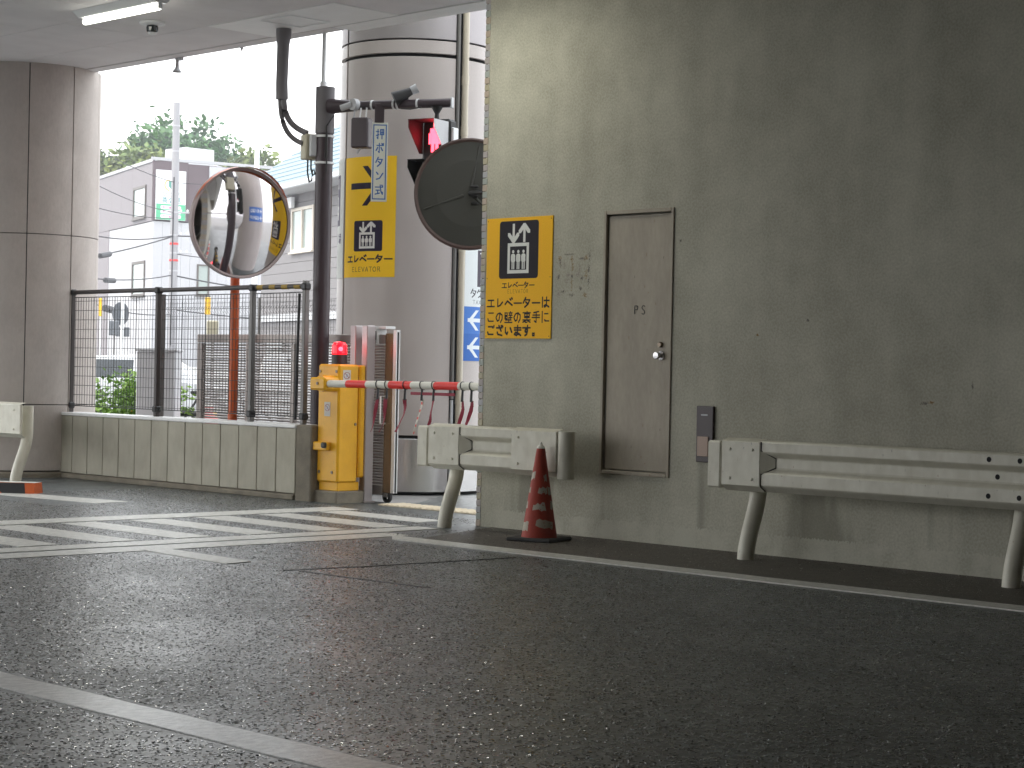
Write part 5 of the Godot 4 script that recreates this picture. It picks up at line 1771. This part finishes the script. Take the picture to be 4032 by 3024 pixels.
func plaza() -> void:
	# grey cabinet, shrub, parked cars, small signs seen through the fence
	var B := Vector3(-19.73, 0, -13.45)
	var u := Vector3(0.70, 0, -0.71)
	var t := thing("utility_cabinet", "tall grey metal utility cabinet standing behind the wire fence", "cabinet", B)
	var st := S()
	box(st, B + Vector3(0, 0.70, 0), Vector3(0.46, 1.36, 0.40), 0.012, PI / 4)
	part(st, "housing", M.cabinet_grey, t)
	st = S()
	box(st, B + Vector3(0, 1.40, 0), Vector3(0.50, 0.03, 0.44), 0.008, PI / 4)
	part(st, "lid", M.cabinet_grey, t)
	st = S()
	box(st, B + Vector3(0, 0.02, 0), Vector3(0.50, 0.06, 0.44), 0.008, PI / 4)
	part(st, "plinth", M.old_concrete, t)
	for k in [-1, 1]:
		st = S()
		box(st, B + Vector3(0, 0.72, 0) + Vector3(0.71, 0, 0.70) * 0.203 + u * 0.113 * k, Vector3(0.215, 1.26, 0.008), 0.003, PI / 4)
		part(st, "door", M.cabinet_grey, t)
	# shrub
	var sh := Vector3(-20.75, 0, -13.75)
	t = thing("shrub", "leafy green shrub growing behind the fence beside the stone column", "shrub", sh)
	st = S()
	for k in 9:
		var d := Vector3(rng.randfn() * 0.25, 0, rng.randfn() * 0.25)
		tube(st, [sh + d * 0.2, sh + d * 0.7 + Vector3(0, 0.5, 0), sh + d * 1.3 + Vector3(0, rng.randf_range(0.8, 1.2), 0)], [0.012, 0.009, 0.004], 6)
	part(st, "stem", M.bark, t)
	leaf_crown("foliage", t, sh + Vector3(0, 0.62, 0), Vector3(0.75, 0.55, 0.7), 90, 30, 0.045, Vector3(0.07, 0.15, 0.02), Vector3(0.20, 0.33, 0.05))
	car("parked_car", "white hatchback parked on the plaza behind the shrub", Vector3(-33.4, 0, -22.7), PI / 4, 4.1, 1.40, false)
	car("parked_van", "white van parked behind the sliding gate louvres", Vector3(-33.4, 0, -27.4), PI / 4 + 0.1, 3.6, 1.52, true)
	car("parked_wagon", "white car parked nearest behind the louvred gate", Vector3(-25.4, 0, -21.8), PI / 4, 4.2, 1.38, false)
	# small cone
	var C := Vector3(-19.43, 0, -13.95)
	t = thing("small_cone", "bright red cone beside the grey utility cabinet", "cone", C)
	st = S()
	lathe(st, C, [Vector2(0.16, 0.0), Vector2(0.16, 0.03), Vector2(0.135, 0.035), Vector2(0.125, 0.60), Vector2(0.07, 0.64), Vector2(0.065, 0.745), Vector2(0.0, 0.75)], 20)
	part(st, "body", M.red_plastic, t)
	st = S()
	lathe(st, C, [Vector2(0.066, 0.751), Vector2(0.05, 0.775), Vector2(0, 0.78)], 16)
	part(st, "tip", M.tape_white, t)
	# bicycle
	var K := Vector3(-22.0, 0, -15.9)
	t = thing("bicycle", "dark bicycle parked between the cabinet and the gate", "bicycle", K)
	for s in [-0.52, 0.52]:
		st = S()
		var w: Vector3 = K + u * s + Vector3(0, 0.33, 0)
		var pts := []
		for q in 29: pts.append(w + u * cos(TAU * q / 28) * 0.31 + Vector3(0, sin(TAU * q / 28) * 0.31, 0))
		tube(st, pts, 0.018, 6, false)
		var wh := part(st, "wheel", M.rubber, t)
		st = S()
		for q in 8: tube(st, [w, w + u * cos(TAU * q / 8) * 0.3 + Vector3(0, sin(TAU * q / 8) * 0.3, 0)], 0.003, 4, false)
		part(st, "spoke", M.white_metal, wh)
	st = S()
	var bb := K + Vector3(0, 0.30, 0) - u * 0.05
	var se := K + Vector3(0, 0.82, 0) - u * 0.2
	var hd := K + Vector3(0, 0.86, 0) + u * 0.34
	for q in [[bb, se], [se, hd], [bb, hd], [bb, K - u * 0.52 + Vector3(0, 0.33, 0)], [se, K - u * 0.52 + Vector3(0, 0.33, 0)], [hd, K + u * 0.52 + Vector3(0, 0.33, 0)]]: tube(st, q, 0.016, 8)
	part(st, "frame", M.black_paint, t)
	st = S()
	box(st, se + Vector3(0, 0.04, 0), Vector3(0.24, 0.05, 0.13), 0.02, PI / 4)
	part(st, "saddle", M.rubber, t)
	st = S()
	tube(st, [hd, hd + Vector3(0, 0.16, 0)], 0.012, 8)
	tube(st, [hd + Vector3(-0.2, 0.17, -0.2), hd + Vector3(0, 0.16, 0), hd + Vector3(0.2, 0.17, 0.2)], 0.012, 8)
	part(st, "handlebar", M.black_paint, t)
	st = S()
	box(st, hd + Vector3(0.05, -0.06, -0.05) + u * 0.18, Vector3(0.30, 0.24, 0.30), 0.03, PI / 4)
	part(st, "basket", M.dark_green_black, t)
	# striped kerb bar under the shrub
	t = thing("striped_bar", "yellow and black striped bar on short legs below the shrub", "barrier", Vector3(-21.0, 0, -13.9))
	for k in 9:
		st = S()
		var a := Vector3(-21.7, 0.62, -13.3) + u * 0.25 * k
		tube(st, [a, a + u * 0.249], 0.035, 12)
		part(st, "bar_section", M.yellow_sign if k % 2 else M.black_paint, t)
	for k in [0, 1]:
		st = S()
		var a: Vector3 = Vector3(-21.7, 0, -13.3) + u * (0.1 + 2.0 * k)
		tube(st, [a, a + Vector3(0, 0.6, 0)], 0.03, 10)
		part(st, "leg", M.black_paint, t)
	# sign backs on poles
	var R := Vector3(-43.49, 0, -28.49)
	var fn := Vector3(0.71, 0, 0.70)
	t = thing("round_sign", "grey back of a round road sign on a white pole", "sign", R)
	st = S()
	tube(st, [R, R + Vector3(0, 2.9, 0)], 0.045, 12)
	part(st, "pole", M.white_metal, t)
	st = S()
	var sn := Vector3(0.97, 0, -0.24).normalized()
	var sf := frame_of(sn)
	lathe(st, R + Vector3(0, 2.52, 0) - sn * 0.06, [Vector2(0.0, -0.008), Vector2(0.30, -0.008), Vector2(0.30, 0.008), Vector2(0.0, 0.008)], 32, 0, TAU, -1, Basis(sf.x, sn, sf.x.cross(sn)))
	part(st, "disc", M.sign_back, t)
	st = S()
	box(st, R + Vector3(0, 2.05, 0) - fn * 0.06, Vector3(0.36, 0.24, 0.02), 0.006, PI / 4)
	part(st, "plate", M.sign_back, t)
	for q in [[Vector3(-41.07, 2.09, -26.67), 0.24, 0.36, "dull grey square sign back beside the round road sign"], [Vector3(-19.70, 1.684, -14.189), 0.145, 0.185, "khaki box on a stake standing above the louvred gate"]]:
		var p: Vector3 = q[0]
		t = thing("square_sign", q[3], "sign", Vector3(p.x, 0, p.z))
		st = S()
		box(st, p, Vector3(q[1], q[2], q[1] * 0.3), q[1] * 0.1, PI / 4)
		part(st, "plate", M.box_beige if q[1] < 0.2 else M.sign_back, t)
		st = S()
		tube(st, [Vector3(p.x, 0, p.z) - fn * q[1] * 0.2, p - fn * q[1] * 0.2], 0.02, 8)
		part(st, "stake", M.post_grey, t)

func facade(t: Node, a: Vector3, b: Vector3, s0: float, s1: float, y0: float, y1: float, m: Material, called: String, depth := 0.0) -> MeshInstance3D:
	# a slab of wall standing along a-b, from s0 to s1 metres along it
	var u := (b - a).normalized()
	var n := Vector3(-u.z, 0, u.x)
	if n.dot(Vector3.ZERO - a) < 0.0: n = -n
	var st := S()
	var c := a + u * (s0 + s1) / 2.0 + Vector3(0, (y0 + y1) / 2.0, 0) + n * (depth - 0.05)
	box(st, c, Vector3(absf(s1 - s0), y1 - y0, 0.10), 0.004, atan2(-u.z, u.x))
	return part(st, called, m, t)

func window(t: Node, a: Vector3, b: Vector3, s0: float, s1: float, y0: float, y1: float, fm: Material, fw := 0.07) -> void:
	var u := (b - a).normalized()
	var n := Vector3(-u.z, 0, u.x)
	if n.dot(Vector3.ZERO - a) < 0.0: n = -n
	var turn := atan2(-u.z, u.x)
	var st := S()
	for q in [[s0, s0 + fw, y0, y1], [s1 - fw, s1, y0, y1], [s0 + fw, s1 - fw, y1 - fw, y1], [s0 + fw, s1 - fw, y0, y0 + fw]]:
		box(st, a + u * (q[0] + q[1]) / 2.0 + Vector3(0, (q[2] + q[3]) / 2.0, 0) + n * 0.02, Vector3(q[1] - q[0], q[3] - q[2], 0.08), 0.006, turn)
	var f := part(st, "window", fm, t)
	st = S()
	box(st, a + u * (s0 + s1) / 2.0 + Vector3(0, (y0 + y1) / 2.0, 0) + n * 0.008, Vector3(s1 - s0 - fw * 2, y1 - y0 - fw * 2, 0.012), 0.001, turn)
	part(st, "pane", M.window_glass, f)
	st = S()
	box(st, a + u * (s0 + s1) / 2.0 + Vector3(0, y0 - 0.02, 0) + n * 0.05, Vector3(s1 - s0 + 0.1, 0.05, 0.12), 0.006, turn)
	part(st, "sill", fm, f)

const CABLES := ["thin sagging cable over the mauve boards on the column side", "wide sagging cable over the white panels on the column side", "rising cable with a splice box on the column side", "nearly level cable with a splice box on the column side", "cable just below the mauve boards on the column side", "cable climbing away on the mirror side", "level cable across the white panels on the mirror side", "thick cable dipping gently on the mirror side", "lowest cable on the mirror side", "lowest cable with a dark splice sleeve on the column side", "highest cable on the mirror side", "highest cable across the mauve boards on the column side"]

func background() -> void:
	# school building: mauve boards over a white ground floor
	var C := Vector3(-71.566, 0, -48.403)
	var E := C + (Vector3(-70.439, 0, -53.844) - C) * 1.0
	var L := Vector3(-82.004, 0, -52.035)
	var t := thing("school_building", "mauve and white building with a green and white school board", "building", C)
	var st := S()
	var back := Vector3(-80, 0, -58)
	prism(st, [C + Vector3(-0.25, 0, -0.2), E + Vector3(-0.3, 0, 0), E + Vector3(-9, 0, -5), L + Vector3(-0.2, 0, -0.5)], Vector3(0, 9.7, 0), Vector3(-76, 0, -53))
	part(st, "core", M.siding_brown, t)
	for k in 6: facade(t, C, L, 0.12 + k * 1.9, 0.12 + k * 1.9 + 1.885, 7.42, 9.95, M.siding_mauve, "board_panel")
	facade(t, C, L, 8.0, 12.0, 0.0, 7.40, M.siding_mauve, "side_pier", 0.02)
	for k in 6: facade(t, C, L, 0.02 + k * 1.33, 0.02 + k * 1.33 + 1.32, 0.0, 7.38, M.siding_white, "white_panel")
	facade(t, C, E, -0.12, 1.5, 7.42, 9.98, M.siding_brown, "brown_panel", 0.04)
	for k in 3: facade(t, C, E, 1.52 + k * 1.4, 1.52 + k * 1.4 + 1.385, 7.42, 9.93, M.siding_brown, "brown_panel")
	for k in 14: facade(t, C, E, -0.05 + k * 0.43, -0.05 + k * 0.43 + 0.422, 0.0, 7.38, M.siding_white, "white_panel")
	facade(t, C, E, 2.48, 5.6, 8.1, 9.9, M.siding_white, "white_board", 0.06)
	facade(t, C, L, -0.1, 11.2, 9.96, 10.1, M.cabinet_grey, "parapet", 0.05)
	facade(t, C, E, -0.2, 5.7, 9.99, 10.12, M.cabinet_grey, "parapet", 0.07)
	window(t, C, L, 1.43, 3.6, 7.62, 9.05, M.frame_brown, 0.12)
	window(t, C, L, 1.38, 3.56, 4.2, 5.75, M.frame_brown, 0.12)
	window(t, C, E, 2.0, 2.58, 4.27, 5.62, M.frame_brown)
	# roof things
	st = S()
	box(st, C + Vector3(-3.5, 10.5, -4.2), Vector3(1.6, 1.1, 1.6), 0.02)
	part(st, "roof_box", M.pale_grey, t)
	# school board
	var im := sheet(256, 400, lin(0.78, 0.80, 0.80))
	var yel := lin(0.70, 0.52, 0.12)
	for k in 16:
		var a := PI * 0.1 + PI * 0.8 * k / 15
		for s in [-1.0, 1.0]: line(im, Vector2(128, 118) + Vector2(s * sin(a) * 52, -cos(a) * 44), Vector2(128, 118) + Vector2(s * sin(a) * 60, -cos(a) * 50), 6, yel)
	poly(im, [Vector2(106, 80), Vector2(150, 80), Vector2(150, 126), Vector2(128, 150), Vector2(106, 126)], lin(0.10, 0.30, 0.25))
	write(im, "シエノ", Vector2(52, 176), Vector2(42, 34), 16, 6, lin(0.25, 0.30, 0.36))
	write(im, "英会話", Vector2(52, 218), Vector2(42, 44), 16, 6, lin(0.12, 0.25, 0.26))
	im.fill_rect(Rect2i(0, 272, 256, 128), lin(0.10, 0.42, 0.24))
	for k in 3:
		rounded(im, Rect2(38, 286 + k * 36, 180, 28), 10, lin(0.78, 0.78, 0.78))
		write(im, ["手 場 英", "タイシ 乗", "ざこまタ り"][k], Vector2(56, 292 + k * 36), Vector2(20, 16), 6, 3, lin(0.5, 0.12, 0.30))
	var u := (E - C).normalized()
	var n := Vector3(-u.z, 0, u.x)
	if n.dot(-C) < 0: n = -n
	t = thing("school_board", "white and green school signboard behind the utility pole", "sign", C + u * 0.68 + Vector3(0, 7.45, 0))
	facade(t, C, E, 0.0, 1.36, 7.45, 9.58, M.white_metal, "board", 0.13)
	st = S()
	var o := C + n * 0.1335
	quad(st, o + Vector3(0, 9.56, 0) + u * 0.01, o + Vector3(0, 9.56, 0) + u * 1.35, o + Vector3(0, 7.46, 0) + u * 1.35, o + Vector3(0, 7.46, 0) + u * 0.01, n)
	part(st, "print", print_mat("school_print", im), t)
	# grey house
	var A := Vector3(-48.43, 0, -36.3)
	var B := Vector3(-41.14, 0, -33.74)
	u = (B - A).normalized()
	n = Vector3(-u.z, 0, u.x)
	if n.dot(-A) < 0: n = -n
	t = thing("grey_house", "grey tiled house with a pale blue metal roof behind the dark pole", "house", A)
	st = S()
	prism(st, [A + u * 0.9 - n * 0.06, A + u * 12.0 - n * 0.06, A + u * 12.0 - n * 6, A + u * 0.9 - n * 6], Vector3(0, 6.2, 0), A + u * 5 - n * 3)
	part(st, "core", M.tile_grey, t)
	for k in 22:
		facade(t, A, B, 0.9, 11.0, 0.02 + k * 0.28, 0.02 + k * 0.28 + 0.272, M.tile_grey, "siding_course", 0.004 * (k % 2))
	for k in 13:
		st = S()
		var f0 := k / 13.0
		var f1 := (k + 1) / 13.0
		var r0 := A + n * lerpf(0.75, -3.2, f0) + Vector3(0, lerpf(6.28, 9.0, f0) + 0.03, 0)
		var r1 := A + n * lerpf(0.75, -3.2, f1) + Vector3(0, lerpf(6.28, 9.0, f1), 0)
		quad(st, r0 + u * -0.6, r0 + u * 11.6, r1 + u * 11.6, r1 + u * -0.6, Vector3.UP + n)
		quad(st, r0 + u * -0.6, r0 + u * 11.6, r0 + u * 11.6 - Vector3(0, 0.045, 0), r0 + u * -0.6 - Vector3(0, 0.045, 0), n)
		part(st, "roof_sheet", M.roof_blue, t)
	st = S()
	box(st, A + u * 5.5 + n * 0.78 + Vector3(0, 6.22, 0), Vector3(12.2, 0.16, 0.12), 0.03, atan2(-u.z, u.x))
	part(st, "gutter", M.pale_grey, t)
	st = S()
	box(st, A + u * 5.5 + n * 0.36 + Vector3(0, 6.16, 0), Vector3(12.1, 0.04, 0.80), 0.01, atan2(-u.z, u.x))
	part(st, "eave", M.pale_grey, t)
	st = S()
	prism(st, [A + u * -0.5 + n * 0.6 + Vector3(0, 6.2, 0), A + u * -0.5 - n * 6.4 + Vector3(0, 6.2, 0), A + u * -0.5 - n * 3.2 + Vector3(0, 8.9, 0)], u * 0.1, A - n * 3 + Vector3(0, 6.6, 0))
	part(st, "gable", M.siding_white, t)
	window(t, A, B, 3.72, 5.63, 4.49, 5.75, M.frame_cream, 0.09)
	facade(t, A, B, 4.63, 4.72, 4.55, 5.68, M.frame_cream, "mullion", 0.07)
	window(t, A, B, 1.75, 3.25, 0.9, 2.0, M.frame_brown, 0.06)
	for k in 6: facade(t, A, B, 1.85 + k * 0.24, 1.88 + k * 0.24, 0.95, 1.95, M.white_metal, "window_bar", 0.09)
	for k in 3: facade(t, A, B, 1.8, 3.2, 1.15 + k * 0.3, 1.18 + k * 0.3, M.white_metal, "window_bar", 0.12)
	facade(t, A, B, 3.63, 4.21, 5.75, 6.05, M.white_metal, "vent_box", 0.22)
	facade(t, A, B, 0.9, 11.0, 2.55, 2.75, M.pale_grey, "belt_course", 0.10)
	window(t, A, B, 6.6, 7.6, 0.9, 2.0, M.frame_cream, 0.09)
	# apartment far behind, between house and trees
	var G := Vector3(-83.3, 0, -58.5)
	t = thing("far_house", "far pale house with a low roof among the trees", "house", G)
	st = S()
	box(st, G + Vector3(0, 5.4, 0), Vector3(4.4, 10.8, 4.0), 0.05, 0.5)
	part(st, "wall", M.tile_grey, t)
	st = S()
	box(st, G + Vector3(0, 10.95, 0), Vector3(5.0, 0.3, 4.6), 0.05, 0.5)
	part(st, "roof", M.cabinet_grey, t)
	# concrete utility pole
	var P := Vector3(-65.13, 0, -44.98)
	t = thing("utility_pole", "tall pale concrete utility pole in front of the school board", "pole", P)
	st = S()
	tube(st, [P, P + Vector3(0, 11.55, 0)], [0.19, 0.135], 18)
	part(st, "shaft", M.concrete_pole, t)
	for y in [4.9, 5.6, 6.3, 7.2, 9.6, 10.6]:
		st = S()
		tube(st, [P + Vector3(0, y, 0), P + Vector3(0, y + 0.06, 0)], 0.19 - y * 0.0035, 18)
		part(st, "band", M.cabinet_grey, t)
	for y in [5.3, 5.95]:
		st = S()
		tube(st, [P + Vector3(0, y, 0), P + Vector3(0, y + 0.08, 0)], 0.20 - y * 0.004, 18)
		part(st, "red_band", M.red_plastic, t)
	for y in [5.62, 6.32, 7.22]:
		st = S()
		box(st, P + Vector3(0.2, y, -0.2), Vector3(0.9, 0.06, 0.06), 0.01, PI / 4)
		var arm := part(st, "cross_arm", M.cabinet_grey, t)
		st = S()
		for q in [0.18, 0.36]: lathe(st, P + Vector3(q, y + 0.03, -q), [Vector2(0.03, 0), Vector2(0.045, 0.05), Vector2(0.02, 0.09), Vector2(0.0, 0.1)], 8)
		part(st, "insulator", M.white_metal, arm)
	st = S()
	tube(st, [P + Vector3(0.10, 2, 0.14), P + Vector3(0.09, 8.6, 0.12)], 0.03, 8)
	part(st, "riser_cable", M.wire_black, t)
	# white lamp pole
	var W := Vector3(-40.31, 0, -30.3)
	t = thing("lamp_pole", "slim white lamp pole rising behind the convex mirror", "pole", W)
	st = S()
	tube(st, [W, W + Vector3(0, 7.9, 0)], [0.085, 0.06], 14)
	part(st, "shaft", M.white_metal, t)
	st = S()
	box(st, W + Vector3(0, 0.15, 0), Vector3(0.3, 0.3, 0.3), 0.02)
	part(st, "foot", M.white_metal, t)
	# overhead cables: ends given beside the pole and out of view
	var cab := [[Vector3(-60.3, 8.6, -36.0), P + Vector3(0, 7.22, 0), 0.35, 0.018], [Vector3(-60.3, 6.2, -36.0), P + Vector3(0, 6.32, 0), 0.4, 0.03], [Vector3(-60.3, 4.6, -36.0), P + Vector3(0, 6.30, 0), 0.15, 0.035], [Vector3(-60.3, 4.4, -36.5), P + Vector3(0, 4.75, 0.1), 0.25, 0.03], [Vector3(-60.3, 7.3, -36.0), P + Vector3(0, 7.0, 0), 0.3, 0.02], [P + Vector3(0, 6.3, 0), Vector3(-58, 7.3, -50.0), 0.3, 0.035], [P + Vector3(0, 5.6, 0), Vector3(-58, 5.6, -50.0), 0.3, 0.025], [P + Vector3(0, 4.75, 0), Vector3(-58, 3.9, -50.0), 0.2, 0.04], [P + Vector3(0, 3.4, 0), Vector3(-58, 3.0, -50.0), 0.15, 0.03], [Vector3(-60.3, 3.95, -36.5), P + Vector3(0, 3.2, 0.1), 0.35, 0.025], [P + Vector3(0, 8.4, 0), Vector3(-58, 8.9, -50.0), 0.3, 0.018], [Vector3(-60.3, 9.9, -36.0), P + Vector3(0, 8.4, 0), 0.3, 0.018]]
	for k in cab.size():
		var c: Array = cab[k]
		t = thing("overhead_cable", "%s of the concrete utility pole" % CABLES[k], "cable", c[0], "overhead cables at the utility pole")
		st = S()
		var pts := []
		for q in 15:
			var f := q / 14.0
			pts.append(c[0].lerp(c[1], f) - Vector3(0, c[2] * 4.0 * f * (1.0 - f), 0))
		tube(st, pts, c[3] * 0.8, 6)
		part(st, "cable", M.wire_black, t)
		if k in [2, 3, 9]:
			st = S()
			tube(st, [pts[6] - Vector3(0, 0.03, 0), pts[7] - Vector3(0, 0.03, 0)], 0.10 if k != 9 else 0.13, 10)
			part(st, "splice_box", M.wire_black, t)
	# yellow hanging shop signs
	for q in [[Vector3(-49.36, 3.03, -35.36), 0.17, 0.52, "yellow vertical shop banner seen above the louvred gate"], [Vector3(-51.64, 2.93, -33.04), 0.10, 0.55, "sliver of a yellow sign at the column edge"]]:
		var p: Vector3 = q[0]
		t = thing("shop_banner", q[3], "sign", Vector3(p.x, 0, p.z))
		st = S()
		box(st, p, Vector3(q[1], q[2], 0.04), 0.01, PI / 4)
		part(st, "banner", M.yellow_sign, t)
		st = S()
		tube(st, [Vector3(p.x - 0.05, 0, p.z - 0.05), p + Vector3(-0.05, q[2] / 2, -0.05)], 0.025, 8)
		part(st, "pole", M.white_metal, t)
	# low white wall and shutters along the far street
	t = thing("street_wall", "low pale block wall along the far side of the plaza", "wall", Vector3(-56, 0, -38))
	for k in 2:
		for j in 16:
			st = S()
			var p := Vector3(-58.5, 0.42 + k * 0.5, -33.5) + Vector3(0.70, 0, -0.71) * (j * 1.01 + 0.5 * k)
			box(st, p, Vector3(1.0, 0.49, 0.2), 0.01, PI / 4)
			part(st, "block", M.pale_board, t)
	# trees
	var trees := [[Vector3(-99.1, 0, -63.3), 13.6, 2.6, "light"], [Vector3(-97.6, 0, -65.0), 14.3, 2.8, "light"], [Vector3(-101, 0, -67.5), 13.9, 2.8, "mid"], [Vector3(-101.0, 0, -69.0), 16.2, 3.5, "dark"], [Vector3(-102.4, 0, -71.8), 16.4, 3.6, "dark"], [Vector3(-98.0, 0, -71.0), 14.2, 3.2, "dark"], [Vector3(-95.4, 0, -71.2), 14.0, 2.6, "mid"], [Vector3(-93.6, 0, -71.4), 11.5, 2.4, "light"]]
	var words_ := ["small pale tree at the edge of the stone column behind the roof", "yellow-green tree over the mauve roof near the stone column", "low tree between the yellow-green tree and the tall dark one", "tall dark tree whose top shows just beside the utility pole", "tallest dark tree on the far side of the utility pole", "broad dark tree over the brown boards of the school", "tree with yellow-green edges near the lamp pole", "low pale tree beside the lamp pole and blue roof"]
	for k in trees.size():
		var q: Array = trees[k]
		var p: Vector3 = q[0]
		t = thing("tree", words_[k], "tree", p, "trees behind the roofs")
		st = S()
		tube(st, [p, p + Vector3(0.1, q[1] * 0.5, 0), p + Vector3(0, q[1] * 0.85, 0.1)], [0.3, 0.2, 0.06], 10)
		for b in 5:
			var a := b * 1.3
			tube(st, [p + Vector3(0, q[1] * (0.4 + 0.08 * b), 0), p + Vector3(cos(a) * q[2] * 0.6, q[1] * (0.55 + 0.08 * b), sin(a) * q[2] * 0.6)], [0.1, 0.03], 6)
		part(st, "trunk", M.bark, t)
		var ca := Vector3(0.025, 0.085, 0.03)
		var cb := Vector3(0.07, 0.17, 0.04)
		if q[3] == "light":
			ca = Vector3(0.08, 0.14, 0.03)
			cb = Vector3(0.24, 0.27, 0.06)
		elif q[3] == "mid":
			ca = Vector3(0.05, 0.10, 0.03)
			cb = Vector3(0.18, 0.21, 0.05)
		leaf_crown("crown", t, p + Vector3(0, q[1] - q[2] * 0.95, 0), Vector3(q[2] * 0.85, q[2] * 1.0, q[2] * 0.85), 150, 46, 0.24, ca, cb)
